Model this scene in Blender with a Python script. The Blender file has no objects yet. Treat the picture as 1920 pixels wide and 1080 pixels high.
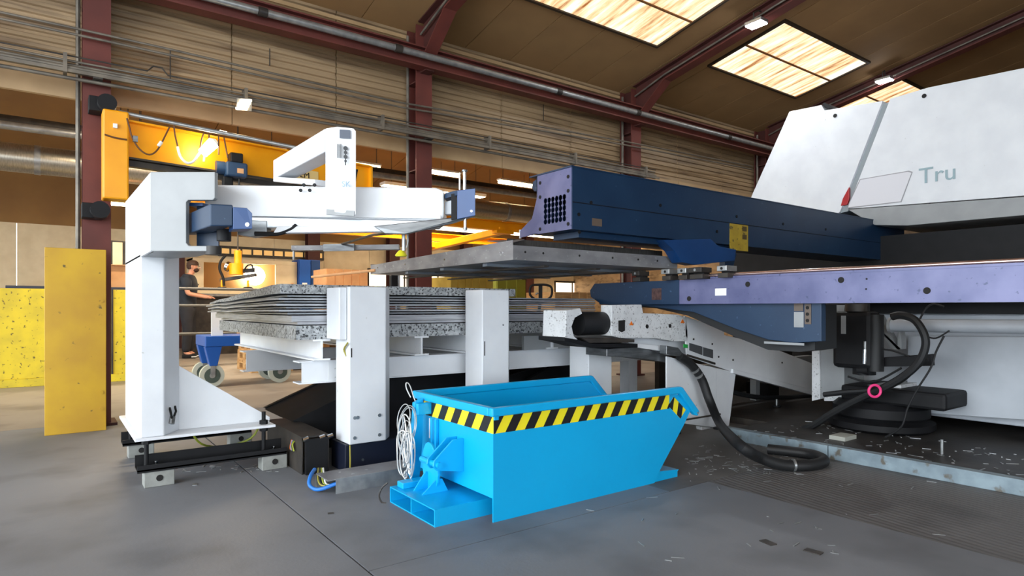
import bpy, bmesh, math, random
from mathutils import Vector, Matrix
random.seed(7)
S = bpy.context.scene
COL = S.collection

# ------------------------------------------------------------------ camera, sky, exposure
FPX, CX, HY, EYE = 1180.0, 960.0, 577.0, 0.9          # focal length, principal column and horizon row in photo pixels
TH = math.radians(53.6)                               # hall X axis lies this far right of the view axis
FW = Vector((math.cos(TH), math.sin(TH), 0)); RT = Vector((math.sin(TH), -math.cos(TH), 0)); UP = Vector((0, 0, 1))
cd = bpy.data.cameras.new('camera'); cam = bpy.data.objects.new('camera', cd); COL.objects.link(cam)
cd.sensor_width = 36.0; cd.lens = FPX / 1920 * 36; cd.shift_y = (HY - 540) / 1920; cd.clip_end = 200; cd.clip_start = 0.05
cam.matrix_world = Matrix((( RT.x, 0, -FW.x, 0), (RT.y, 0, -FW.y, 0), (0, 1, 0, EYE), (0, 0, 0, 1)))
S.camera = cam
wd = bpy.data.worlds.new('world'); S.world = wd; wd.use_nodes = True
bg = wd.node_tree.nodes['Background']; bg.inputs[0].default_value = (0.86, 0.94, 1.0, 1); bg.inputs[1].default_value = 2.6
al = bpy.data.lights.new('left_fill_light', 'AREA'); al.shape = 'RECTANGLE'; al.size = 7.0; al.size_y = 3.4; al.energy = 150; al.color = (0.93, 0.97, 1.0)
alo = bpy.data.objects.new('left_fill_light', al); COL.objects.link(alo); alo.location = (-5.0, 1.5, 1.9); alo.rotation_euler = (0, -math.pi / 2, 0)  # area light added at the unseen open end, brightens left-facing sides
vs = S.view_settings; vs.view_transform = 'Standard'; vs.look = 'None'; vs.gamma = 1.0; vs.exposure = 1.05; vs.use_curve_mapping = False

# ------------------------------------------------------------------ pixel helper: a photo pixel met with a chosen plane
def P(px, py, X=None, Y=None, Z=None, t=None):
    d = FW + RT * ((px - CX) / FPX) + UP * ((HY - py) / FPX)
    if X is not None: t = X / d.x
    elif Y is not None: t = Y / d.y
    elif Z is not None: t = (Z - EYE) / d.z
    return Vector((0, 0, EYE)) + d * t
def V(*a): return Vector(a)

# ------------------------------------------------------------------ materials
def lin(c):
    return tuple(((v / 255) / 12.92 if v / 255 <= 0.04045 else ((v / 255 + 0.055) / 1.055) ** 2.4) for v in c) + (1.0,)
MATS = {}
def mat(name, c, rough=0.5, metal=0.0, c2=None, scale=6.0, lo=0.35, hi=0.65, bump=0.0, bscale=60.0, detail=6.0, specks=None, spk_scale=40.0, spk=(0.62, 0.68), stretch=(1, 1, 1), spec=0.5, emit=None, estr=0.0, coat=0.0):
    if name in MATS: return MATS[name]
    m = bpy.data.materials.new(name); m.use_nodes = True; nt = m.node_tree; N = nt.nodes; L = nt.links
    b = N['Principled BSDF']; b.inputs['Base Color'].default_value = lin(c); b.inputs['Roughness'].default_value = rough
    b.inputs['Metallic'].default_value = metal; b.inputs['Specular IOR Level'].default_value = spec; b.inputs['Coat Weight'].default_value = coat
    tc = N.new('ShaderNodeTexCoord'); mp = N.new('ShaderNodeMapping'); mp.inputs['Scale'].default_value = stretch
    L.new(tc.outputs['Object'], mp.inputs[0]); col = None
    if c2 is not None:
        nz = N.new('ShaderNodeTexNoise'); nz.inputs['Scale'].default_value = scale; nz.inputs['Detail'].default_value = detail
        L.new(mp.outputs[0], nz.inputs['Vector'])
        cr = N.new('ShaderNodeValToRGB'); cr.color_ramp.elements[0].position = lo; cr.color_ramp.elements[1].position = hi
        cr.color_ramp.elements[0].color = lin(c); cr.color_ramp.elements[1].color = lin(c2)
        L.new(nz.outputs[0], cr.inputs[0]); col = cr.outputs[0]
    if specks is not None:
        nz = N.new('ShaderNodeTexNoise'); nz.inputs['Scale'].default_value = spk_scale; nz.inputs['Detail'].default_value = 3
        L.new(mp.outputs[0], nz.inputs['Vector'])
        cr = N.new('ShaderNodeValToRGB'); cr.color_ramp.elements[0].position = spk[0]; cr.color_ramp.elements[1].position = spk[1]
        cr.color_ramp.elements[0].color = (0, 0, 0, 1); cr.color_ramp.elements[1].color = (1, 1, 1, 1)
        L.new(nz.outputs[0], cr.inputs[0])
        mx = N.new('ShaderNodeMix'); mx.data_type = 'RGBA'; L.new(cr.outputs[0], mx.inputs[0])
        if col is not None: L.new(col, mx.inputs[6])
        else: mx.inputs[6].default_value = lin(c)
        mx.inputs[7].default_value = lin(specks); col = mx.outputs[2]
    if col is not None: L.new(col, b.inputs['Base Color'])
    if bump:
        nz = N.new('ShaderNodeTexNoise'); nz.inputs['Scale'].default_value = bscale; nz.inputs['Detail'].default_value = 4
        L.new(mp.outputs[0], nz.inputs['Vector'])
        bp = N.new('ShaderNodeBump'); bp.inputs['Strength'].default_value = bump; bp.inputs['Distance'].default_value = 0.01
        L.new(nz.outputs[0], bp.inputs['Height']); L.new(bp.outputs[0], b.inputs['Normal'])
    if emit is not None:
        b.inputs['Emission Color'].default_value = lin(emit); b.inputs['Emission Strength'].default_value = estr
    MATS[name] = m
    return m

WHITE = mat('machine_white', (226, 229, 233), 0.38, c2=(218, 221, 226), scale=5, specks=(186, 188, 186), spk_scale=30, spk=(0.72, 0.80))
WHITED = mat('machine_white_scuffed', (218, 220, 222), 0.45, c2=(202, 204, 206), scale=12, specks=(130, 130, 130), spk_scale=80, spk=(0.60, 0.68))
GREYW = mat('machine_light_grey', (152, 155, 157), 0.42, c2=(144, 147, 149), scale=7, specks=(150, 152, 150), spk_scale=24, spk=(0.70, 0.78))
NAVY = mat('navy_paint', (14, 44, 74), 0.42, c2=(22, 52, 82), scale=4, specks=(58, 84, 114), spk_scale=30, spk=(0.68, 0.74), bump=0.03)
LILAC = mat('worn_violet_blue_paint', (84, 88, 128), 0.34, c2=(108, 110, 148), scale=5, specks=(66, 74, 108), spk_scale=38, spk=(0.66, 0.72), metal=0.15)
BLUE = mat('machine_blue', (14, 58, 110), 0.4, c2=(20, 64, 118), scale=6)
SKIP = mat('skip_blue', (8, 164, 222), 0.30, c2=(10, 168, 226), scale=3, bump=0.02, bscale=90)
RED = mat('oxide_red_steel', (104, 48, 40), 0.6, c2=(88, 40, 34), scale=4, bump=0.04)
RED2 = mat('oxide_red_dark', (82, 38, 32), 0.65, c2=(68, 32, 28), scale=4)
YEL = mat('crane_yellow', (248, 170, 8), 0.42, c2=(238, 156, 6), scale=3)
YELG = mat('guard_yellow', (206, 164, 22), 0.5, c2=(186, 142, 30), scale=2.5, specks=(96, 78, 30), spk_scale=18, spk=(0.66, 0.72))
YELP = mat('barrier_yellow', (226, 204, 44), 0.55, c2=(206, 186, 50), scale=6, specks=(110, 96, 40), spk_scale=26, spk=(0.62, 0.68))
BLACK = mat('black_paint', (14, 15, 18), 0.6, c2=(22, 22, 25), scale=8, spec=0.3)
WHITESH = mat('machine_white_shaded', (176, 182, 190), 0.45, c2=(166, 172, 180), scale=5)  # white machine panels below the rail, their shade put into the colour
RUBBER = mat('black_rubber', (26, 27, 29), 0.55)
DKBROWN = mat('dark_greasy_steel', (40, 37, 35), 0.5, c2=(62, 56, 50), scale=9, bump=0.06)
STEEL = mat('bare_steel', (140, 143, 145), 0.34, 0.85, c2=(112, 115, 118), scale=9, bump=0.03, stretch=(1, 1, 5))
GALV = mat('galvanised_steel', (178, 180, 180), 0.38, 0.7, c2=(150, 153, 155), scale=16, bump=0.02)
PIPE = mat('dull_pipe_grey', (128, 120, 108), 0.5, 0.4, c2=(100, 94, 86), scale=8)
DUCT = mat('spiral_duct_steel', (196, 190, 176), 0.34, 0.9, c2=(168, 162, 148), scale=20, stretch=(8, 1, 1))
SHEET = mat('sheet_steel', (150, 155, 162), 0.4, 0.3, c2=(118, 124, 132), scale=14, stretch=(0.4, 0.4, 8))
SHEETL = mat('sheet_steel_light', (186, 188, 193), 0.4, 0.3, c2=(150, 153, 160), scale=14, stretch=(0.4, 0.4, 8))
SPECK = mat('zinc_spangle', (186, 189, 191), 0.5, 0.2, c2=(140, 144, 147), scale=40, specks=(56, 58, 60), spk_scale=85, spk=(0.53, 0.62))
TRAYM = mat('tray_dull_steel', (158, 158, 161), 0.42, 0.35, c2=(128, 128, 132), scale=5, specks=(176, 178, 180), spk_scale=30, spk=(0.64, 0.70), stretch=(1, 1, 2))
TRAYU = mat('tray_underside', (150, 158, 168), 0.5, 0.2, c2=(122, 130, 140), scale=3, stretch=(1, 4, 1))
CLAD = mat('profiled_cladding', (176, 150, 116), 0.5, c2=(146, 122, 92), scale=2.2, stretch=(0.25, 1, 2.6), specks=(120, 98, 74), spk_scale=4, spk=(0.52, 0.66))
STRIP = mat('plain_flashing', (188, 158, 118), 0.55, c2=(172, 142, 104), scale=3)
CEIL = mat('ceiling_panel_tan', (166, 130, 86), 0.8, c2=(152, 118, 78), scale=1.6)
CEIL2 = mat('far_ceiling_brown', (150, 112, 62), 0.8, c2=(134, 98, 56), scale=1.2)
JOINT = mat('joint_tan', (186, 156, 112), 0.7)
DARK = mat('dark_void', (22, 20, 20), 0.8)
CREAM = mat('cream_paint', (226, 208, 172), 0.5, c2=(214, 194, 156), scale=4)
WOOD = mat('pallet_wood', (206, 168, 116), 0.7, c2=(180, 138, 88), scale=5, stretch=(1, 1, 6))
CARD = mat('cardboard', (214, 164, 116), 0.8, c2=(200, 148, 102), scale=5)
CHROME = mat('chrome', (214, 216, 218), 0.15, 1.0)
ALU = mat('aluminium', (196, 200, 204), 0.3, 0.8, c2=(176, 180, 184), scale=10)
PAPER = mat('label_white', (238, 238, 236), 0.6)
TAPEY = mat('tape_yellow', (240, 224, 36), 0.4)
TAPEK = mat('tape_black', (24, 24, 26), 0.4)
LABELY = mat('label_yellow', (176, 150, 44), 0.5, c2=(160, 134, 40), scale=12, specks=(90, 78, 36), spk_scale=30, spk=(0.6, 0.66))
PINK = mat('pink_plastic', (238, 60, 130), 0.5)
ORANGE = mat('orange_hose', (232, 118, 30), 0.5)
BLUEH = mat('blue_hose', (36, 112, 196), 0.45)
GREEN = mat('green_plastic', (40, 160, 70), 0.5)
LTUBE = mat('fluorescent_tube', (255, 240, 210), 0.5, emit=(255, 226, 178), estr=9.0)
LEDM = mat('led_lens', (255, 255, 255), 0.5, emit=(240, 246, 255), estr=40.0)
WLAMP = mat('work_lamp_glow', (255, 244, 220), 0.5, emit=(255, 240, 208), estr=14.0)
WINM = mat('bright_window', (255, 232, 200), 0.5, emit=(255, 226, 186), estr=1.3)

# ------------------------------------------------------------------ mesh builder
class MB:
    def __init__(s): s.v = []; s.f = []
    def add(s, vs, fs):
        n = len(s.v); s.v += [tuple(v) for v in vs]; s.f += [tuple(i + n for i in f) for f in fs]; return s
    def hexa(s, a):   # 8 points: bottom ring 0-3, top ring 4-7
        return s.add(a, [(0, 3, 2, 1), (4, 5, 6, 7), (0, 1, 5, 4), (1, 2, 6, 5), (2, 3, 7, 6), (3, 0, 4, 7)])
    def box(s, x0, x1, y0, y1, z0, z1):
        return s.hexa([(x0, y0, z0), (x1, y0, z0), (x1, y1, z0), (x0, y1, z0), (x0, y0, z1), (x1, y0, z1), (x1, y1, z1), (x0, y1, z1)])
    def obox(s, o, a, b, c):   # corner o and three edge vectors
        o, a, b, c = map(Vector, (o, a, b, c))
        return s.hexa([o, o + a, o + a + b, o + b, o + c, o + a + c, o + a + b + c, o + b + c])
    def prism(s, pts, vec):
        n = len(pts); vec = Vector(vec); pts = [Vector(p) for p in pts]
        return s.add(pts + [p + vec for p in pts], [tuple(range(n))[::-1], tuple(range(n, 2 * n))] + [(i, (i + 1) % n, n + (i + 1) % n, n + i) for i in range(n)])
    def cyl(s, p0, p1, r0, r1=None, n=16, caps=True):
        p0, p1 = Vector(p0), Vector(p1); r1 = r0 if r1 is None else r1
        d = (p1 - p0).normalized(); a = d.orthogonal().normalized(); b = d.cross(a); vs = []
        for p, r in ((p0, r0), (p1, r1)):
            for k in range(n): q = 2 * math.pi * k / n; vs.append(p + (a * math.cos(q) + b * math.sin(q)) * r)
        fs = [(k, (k + 1) % n, n + (k + 1) % n, n + k) for k in range(n)]
        if caps: fs += [tuple(range(n))[::-1], tuple(range(n, 2 * n))]
        return s.add(vs, fs)
    def tube(s, pts, r, n=8, closed=False, smooth=0):
        pts = [Vector(p) for p in pts]
        if smooth: pts = spline(pts, smooth, closed)
        m = len(pts); rr = r if isinstance(r, (list, tuple)) else [r] * m; vs = []; pa = None
        for i, p in enumerate(pts):
            if closed: d = pts[(i + 1) % m] - pts[i - 1]
            else: d = pts[min(i + 1, m - 1)] - pts[max(i - 1, 0)]
            d = d.normalized() if d.length > 1e-9 else Vector((0, 0, 1))
            a = d.orthogonal() if pa is None else pa - d * pa.dot(d)
            if a.length < 1e-6: a = d.orthogonal()
            a.normalize(); pa = a; b = d.cross(a)
            for k in range(n): q = 2 * math.pi * k / n; vs.append(p + (a * math.cos(q) + b * math.sin(q)) * rr[i])
        fs = []
        for i in range(m if closed else m - 1):
            j = (i + 1) % m
            for k in range(n): fs.append((i * n + k, i * n + (k + 1) % n, j * n + (k + 1) % n, j * n + k))
        if not closed: fs += [tuple(range(n))[::-1], tuple(range((m - 1) * n, m * n))]
        return s.add(vs, fs)
    def lathe(s, c, prof, axis=(0, 0, 1), n=24):
        c = Vector(c); d = Vector(axis).normalized(); a = d.orthogonal().normalized(); b = d.cross(a); vs = []
        for r, h in prof:
            for k in range(n): q = 2 * math.pi * k / n; vs.append(c + d * h + (a * math.cos(q) + b * math.sin(q)) * max(r, 1e-4))
        m = len(prof); fs = []
        for i in range(m - 1):
            for k in range(n): fs.append((i * n + k, i * n + (k + 1) % n, (i + 1) * n + (k + 1) % n, (i + 1) * n + k))
        fs += [tuple(range(n))[::-1], tuple(range((m - 1) * n, m * n))]
        return s.add(vs, fs)
    def build(s, name, m, parent=None, bevel=0.0, smooth=False, **tags):
        me = bpy.data.meshes.new(name); org = Vector((0, 0, 0))
        if parent is None:
            xs, ys, zs = zip(*s.v); org = Vector(((min(xs) + max(xs)) / 2, (min(ys) + max(ys)) / 2, min(zs)))
        me.from_pydata([Vector(v) - org for v in s.v], [], s.f); me.validate()
        bm = bmesh.new(); bm.from_mesh(me); bmesh.ops.recalc_face_normals(bm, faces=bm.faces); bm.to_mesh(me); bm.free()
        me.materials.append(m)
        if smooth:
            me.polygons.foreach_set('use_smooth', [True] * len(me.polygons))
            try: me.set_sharp_from_angle(angle=math.radians(40))
            except Exception: pass
        o = bpy.data.objects.new(name, me); COL.objects.link(o); o.location = org
        if parent is not None: attach(o, parent)
        if bevel:
            md = o.modifiers.new('bevel', 'BEVEL'); md.width = bevel; md.segments = 2; md.limit_method = 'ANGLE'; md.angle_limit = math.radians(40)
        for k, v in tags.items(): o[k] = v
        return o
def base_of(o):
    p = Vector(o.location)
    if o.parent is not None: p = p + base_of(o.parent) + o.matrix_parent_inverse.translation
    return p
def attach(o, parent):
    o.parent = parent; o.matrix_parent_inverse = Matrix.Translation(-base_of(parent))
def spline(pts, k, closed=False):
    m = len(pts); out = []
    for i in range(m if closed else m - 1):
        if closed: p0, p1, p2, p3 = pts[i - 1], pts[i], pts[(i + 1) % m], pts[(i + 2) % m]
        else: p0, p1, p2, p3 = pts[max(i - 1, 0)], pts[i], pts[i + 1], pts[min(i + 2, m - 1)]
        for j in range(k):
            t = j / k
            out.append(0.5 * ((2 * p1) + (p2 - p0) * t + (2 * p0 - 5 * p1 + 4 * p2 - p3) * t * t + (3 * p1 - p0 - 3 * p2 + p3) * t ** 3))
    if not closed: out.append(pts[-1])
    return out
def thing(name, loc, label, cat, group=None, kind=None):
    o = bpy.data.objects.new(name, None); COL.objects.link(o); o.location = loc; o.empty_display_size = 0.05
    if label: o['label'] = label
    if cat: o['category'] = cat
    if group: o['group'] = group
    if kind: o['kind'] = kind
    return o
def tag(o, label, cat, group=None):
    o['label'] = label; o['category'] = cat
    if group: o['group'] = group
    return o
def dup(root, loc, rotz=0.0, label=None):
    r = root.copy(); COL.objects.link(r); r.location = loc; r.rotation_euler = (0, 0, rotz)
    if label: r['label'] = label
    for ch in list(root.children):
        c = ch.copy(); COL.objects.link(c); c.parent = r; c.matrix_parent_inverse = ch.matrix_parent_inverse.copy()
        for g in list(ch.children):
            d = g.copy(); COL.objects.link(d); d.parent = c; d.matrix_parent_inverse = g.matrix_parent_inverse.copy()
    return r
def text_mesh(name, body, o, right, up, size, m, parent, depth=0.002):
    cu = bpy.data.curves.new(name, 'FONT'); cu.body = body; cu.size = size; cu.extrude = depth
    tmp = bpy.data.objects.new(name + '_tmp', cu); COL.objects.link(tmp)
    dg = bpy.context.evaluated_depsgraph_get(); me = bpy.data.meshes.new_from_object(tmp.evaluated_get(dg)); me.name = name
    bpy.data.objects.remove(tmp); right, up = Vector(right).normalized(), Vector(up).normalized(); nn = right.cross(up)
    mt = Matrix(((right.x, up.x, nn.x, o[0]), (right.y, up.y, nn.y, o[1]), (right.z, up.z, nn.z, o[2]), (0, 0, 0, 1)))
    me.transform(mt); me.materials.clear(); me.materials.append(m)
    ob = bpy.data.objects.new(name, me); COL.objects.link(ob); attach(ob, parent); return ob
def bolts(parent, pts, axis, r=0.008, h=0.006, m=None, name='bolt'):
    for p in pts:
        p = Vector(p); MB().cyl(p, p + Vector(axis).normalized() * h, r, n=8).build(name, m or STEEL, parent)
def ibeam(parent, p0, p1, width, height, m, side=None, tw=0.012, tf=0.014, names=('web', 'flange')):
    """I section from p0 to p1; height along z unless `side` gives the width direction"""
    p0, p1 = Vector(p0), Vector(p1); d = p1 - p0; w = Vector(side).normalized() if side is not None else d.cross(UP).normalized(); h = w.cross(d).normalized()
    if h.z < 0 and abs(h.z) > 1e-6: h = -h
    MB().obox(p0 - w * tw / 2 - h * (height / 2 - tf), d, w * tw, h * (height - 2 * tf)).build(names[0], m, parent)
    for sg in (-1, 1):
        MB().obox(p0 - w * width / 2 + h * (sg * (height / 2 - tf / 2) - tf / 2), d, w * width, h * tf).build(names[1], m, parent)

# ================================================================== THE HALL
def floor_mat(name, c, c2, c3, ribs=False):
    m = mat(name, c, 0.55, c2=c2, scale=1.3, lo=0.3, hi=0.7, detail=9, specks=c3, spk_scale=2.2, spk=(0.5, 0.72), bump=0.06, bscale=70)
    nt = m.node_tree; N = nt.nodes; L = nt.links; b = N['Principled BSDF']
    if ribs:
        tc = N.new('ShaderNodeTexCoord'); mp = N.new('ShaderNodeMapping'); mp.inputs['Rotation'].default_value = (0, 0, math.radians(8))
        L.new(tc.outputs['Object'], mp.inputs[0])
        w = N.new('ShaderNodeTexWave'); w.wave_type = 'BANDS'; w.bands_direction = 'X'; w.inputs['Scale'].default_value = 9.0; w.inputs['Distortion'].default_value = 1.2
        L.new(mp.outputs[0], w.inputs['Vector'])
        nz = N.new('ShaderNodeTexNoise'); nz.inputs['Scale'].default_value = 1.0
        mu = N.new('ShaderNodeMath'); mu.operation = 'MULTIPLY'; L.new(w.outputs['Fac'], mu.inputs[0]); L.new(nz.outputs[0], mu.inputs[1])
        bp = N.new('ShaderNodeBump'); bp.inputs['Strength'].default_value = 0.35; bp.inputs['Distance'].default_value = 0.01
        L.new(mu.outputs[0], bp.inputs['Height']); L.new(bp.outputs[0], b.inputs['Normal'])
    return m
FLA = floor_mat('concrete_grey', (124, 127, 133), (112, 115, 121), (97, 99, 104))
FLB = floor_mat('concrete_ribbed_shaded', (106, 104, 104), (94, 92, 92), (80, 78, 78), True)  # ribbed slab, darker: shade on the right put into its colour
FLC = floor_mat('concrete_dark', (110, 108, 106), (92, 89, 88), (76, 73, 72))  # darker concrete for the slabs right of the split lines
FLD = floor_mat('concrete_warm', (150, 142, 132), (134, 126, 116), (116, 108, 100))
fl = thing('floor', (0, 0, 0), 'grey concrete floor slabs of the production hall', None, kind='structure')
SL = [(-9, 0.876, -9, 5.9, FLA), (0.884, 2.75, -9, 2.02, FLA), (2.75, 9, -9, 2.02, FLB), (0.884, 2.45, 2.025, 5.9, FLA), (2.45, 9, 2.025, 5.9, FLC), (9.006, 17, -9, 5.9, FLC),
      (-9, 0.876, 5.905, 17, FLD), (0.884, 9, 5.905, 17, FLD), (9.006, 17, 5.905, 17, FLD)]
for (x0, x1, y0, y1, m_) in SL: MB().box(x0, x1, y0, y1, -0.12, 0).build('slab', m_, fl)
MB().box(-9, 17, -9, 17, -0.2, -0.012).build('slab_bed', DARK, fl)

YW = 5.95                                      # cladding plane between the two halls
def roofz(y): return 3.8 + 0.19 * (5.9 - y)
COLX = [-2.75, 0.30, 3.10, 6.26, 9.38, 12.45]

ceil = thing('ceiling', (0, 0, 3.8), 'tan panelled sloping hall roof lining with pale joints', None, kind='structure')
def slope_slab(x0, x1, ya, yb, za, zb, th): return MB().prism([(x0, ya, za), (x0, yb, zb), (x0, yb, zb + th), (x0, ya, za + th)], (x1 - x0, 0, 0))
pan = None
for i in range(33):
    x0 = -5.38 + 0.608 * i
    if pan is None:
        pan = slope_slab(0, 0.596, 5.95, -1, roofz(5.95), roofz(-1), 0.05).build('ceiling_panel', CEIL, ceil); pan.location.x = x0
    else:
        p2 = pan.copy(); COL.objects.link(p2); p2.location.x = x0
slope_slab(-5.4, 14.7, 6.0, -1, roofz(6.0) + 0.012, roofz(-1) + 0.012, 0.08).build('joint_backing', JOINT, ceil)
slope_slab(-5.4, 14.7, -1, -8, roofz(-1), roofz(-1) - 0.19 * 7, 0.1).build('far_slope', CEIL, ceil)

# profiled wall between the halls, open below 2.5 m
wb = thing('wall_back', (0, YW, 2.5), 'profiled tan cladding wall above the opening to the next hall', None, kind='structure')
prof = []; z = 2.74; pt = 0.064
while z < 3.80:
    prof += [(0.0, z), (0.0, z + pt * 0.42), (0.018, z + pt * 0.55), (0.018, z + pt * 0.87)]; z += pt
prof.append((0.0, 3.82))
seams = []
for a, b_ in zip(COLX[:-1], COLX[1:]): seams += [a, a + (b_ - a) * 0.36, a + (b_ - a) * 0.7]
seams.append(COLX[-1])
for a, b_ in zip(seams[:-1], seams[1:]):
    vsx = []; fsx = []
    for k, (dy, zz) in enumerate(prof): vsx += [(a + 0.004, YW + dy, zz), (b_ - 0.004, YW + dy, zz)]
    for k in range(len(prof) - 1): fsx.append((2 * k, 2 * k + 1, 2 * k + 3, 2 * k + 2))
    MB().add(vsx, fsx).build('cladding_sheet', CLAD, wb)
    MB().box(a + 0.003, b_ - 0.003, YW - 0.012, YW + 0.03, 2.52, 2.735).build('flashing', STRIP, wb)
MB().box(-5, 14, YW + 0.045, YW + 0.07, 2.54, 3.86).build('backing_board', JOINT, wb)
MB().box(-5, 14, YW - 0.02, YW - 0.002, 3.70, 3.735).build('eave_rail', STRIP, wb)
# remaining shell
wr = thing('wall_right', (14.4, 0, 0), 'tan end wall behind the punching machine', None, kind='structure')
MB().box(14.4, 14.5, -8, 17, 0, 5.2).build('wall_panel', CLAD, wr)
wfr = thing('wall_front', (6, -3.2, 0), 'unseen tan wall behind the camera, placed to cut light', None, kind='structure')  # unseen wall, its span chosen to block light from behind the camera
for i in range(6): MB().box(2.7 + 1.95 * i, 2.7 + 1.95 * i + 1.94, -3.3, -3.2, 0, 4.75).build('wall_panel', CLAD, wfr)
wf = thing('wall_far', (4, 16, 0), 'cream far wall of the neighbouring hall with dark posts', None, kind='structure')
for i in range(16): MB().box(-5.5 + 1.25 * i, -5.5 + 1.25 * i + 1.24, 16, 16.1, 0, 2.6).build('wall_panel', CREAM, wf)
MB().box(-5.5, 14.5, 16.01, 16.1, 2.6, 4.6).build('upper_wall', CEIL2, wf)
wl = thing('wall_left', (-5.4, 11, 0), 'tan side wall of the neighbouring hall', None, kind='structure')
MB().box(-5.5, -5.4, 13, 16, 0, 5.2).build('wall_panel', CREAM, wl)
MB().box(-5.5, -5.4, 6, 13, 3.6, 5.2).build('opening_header', CREAM, wl)  # unseen wall, opened below this header to let in daylight from the left
c2_ = thing('ceiling', (4, 11, 3.8), 'brown sloping ceiling of the neighbouring hall', None, kind='structure')
for i in range(10):
    slope_slab(-5.4 + 2 * i, -5.4 + 2 * i + 1.985, 6.02, 11.0, 3.8, 4.72, 0.06).build('ceiling_panel', CEIL2, c2_)
    slope_slab(-5.4 + 2 * i, -5.4 + 2 * i + 1.985, 11.0, 16.1, 4.72, 3.8, 0.06).build('ceiling_panel', CEIL2, c2_)
slope_slab(-5.4, 14.6, 6.02, 11.0, 3.84, 4.76, 0.05).build('joint_backing', JOINT, c2_)
slope_slab(-5.4, 14.6, 11.0, 16.1, 4.76, 3.84, 0.05).build('joint_backing', JOINT, c2_)

# steel columns and rafters
CN = ['beyond the left edge, left of the yellow jib crane', 'carrying the yellow jib crane at far left', 'behind the white loader beam, second from left', 'above the long navy beam, third from left', 'beside the white machine hood, fourth from left', 'behind the white machine hood']
for i, x in enumerate(COLX):
    c = thing('steel_column', (x, 5.82, 0), 'oxide red steel H column ' + CN[i], 'column', 'hall columns')
    for yy, nm in ((5.72, 'flange'), (5.915, 'flange')): MB().box(x - 0.09, x + 0.09, yy, yy + 0.016, 0, 3.78).build(nm, RED, c)
    MB().box(x - 0.008, x + 0.008, 5.736, 5.915, 0, 3.78).build('web', RED2, c)
    MB().box(x - 0.13, x + 0.13, 5.69, 5.96, 0, 0.02).build('base_plate', RED2, c)
    for zz in (3.2, 2.3): MB().box(x - 0.088, x + 0.088, 5.737, 5.913, zz, zz + 0.012).build('stiffener', RED2, c)
    MB().cyl((x - 0.115, 5.86, 0.02), (x - 0.115, 5.86, 3.7), 0.016, n=8).build('conduit', PIPE, c, smooth=True)
    r = thing('rafter', (x, 5.72, 3.3), 'red roof rafter on the column ' + CN[i], 'rafter', 'roof rafters')
    tp = [(5.72, roofz(5.72) - 0.03), (4.9, roofz(4.9) - 0.03), (-1, roofz(-1) - 0.03)]
    bt = [(5.72, 3.36), (5.2, roofz(5.2) - 0.165), (-1, roofz(-1) - 0.165)]
    MB().prism([(x - 0.006, y, z) for y, z in tp] + [(x - 0.006, y, z) for y, z in reversed(bt)], (0.012, 0, 0)).build('web', RED2, r)
    for (ya, za), (yb, zb) in zip(bt[:-1], bt[1:]):
        MB().prism([(x - 0.07, ya, za), (x - 0.07, yb, zb), (x - 0.07, yb, zb - 0.014), (x - 0.07, ya, za - 0.014)], (0.14, 0, 0)).build('bottom_flange', RED, r)
    MB().prism([(x - 0.07, 5.72, tp[0][1]), (x - 0.07, -1, tp[2][1]), (x - 0.07, -1, tp[2][1] + 0.014), (x - 0.07, 5.72, tp[0][1] + 0.014)], (0.14, 0, 0)).build('top_flange', RED2, r)
    MB().tube([(x - 0.05, 5.7, roofz(5.7) - 0.16), (x - 0.05, 5.2, roofz(5.2) - 0.11), (x - 0.05, -1, roofz(-1) - 0.11)], 0.012).build('conduit', PIPE, r, smooth=True)
# rafters and purlins of the neighbouring hall
for k, x in enumerate((0.4, 3.2, 6.3, 9.4)):
    r = thing('rafter', (x, 6.1, 3.4), 'dark red rafter of the neighbouring hall, number %s from the left behind the opening' % ('one', 'two', 'three', 'four')[k], 'rafter', 'far rafters')
    MB().prism([(x - 0.01, 6.05, 3.75), (x - 0.01, 11, 4.66), (x - 0.01, 11, 4.4), (x - 0.01, 7.2, 3.66), (x - 0.01, 6.05, 3.0)], (0.02, 0, 0)).build('web', RED2, r)
    MB().prism([(x - 0.08, 7.2, 3.66), (x - 0.08, 11, 4.4), (x - 0.08, 11, 4.385), (x - 0.08, 7.2, 3.645)], (0.16, 0, 0)).build('bottom_flange', RED2, r)
    MB().prism([(x - 0.08, 6.05, 3.0), (x - 0.08, 7.2, 3.66), (x - 0.08, 7.2, 3.645), (x - 0.08, 6.05, 2.985)], (0.16, 0, 0)).build('haunch_flange', RED2, r)
for k, (x, y) in enumerate(((2.3, 15.7), (5.35, 15.7), (7.55, 15.7), (9.9, 15.7), (12.2, 15.7))):
    c = thing('steel_column', (x, y, 0), 'dark red column against the cream far wall, number %s from the left' % ('one', 'two', 'three', 'four', 'five')[k], 'column', 'far columns')
    ibeam(c, (x, y, 0), (x, y, 4.0), 0.3, 0.24, RED2, side=(1, 0, 0))

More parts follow.
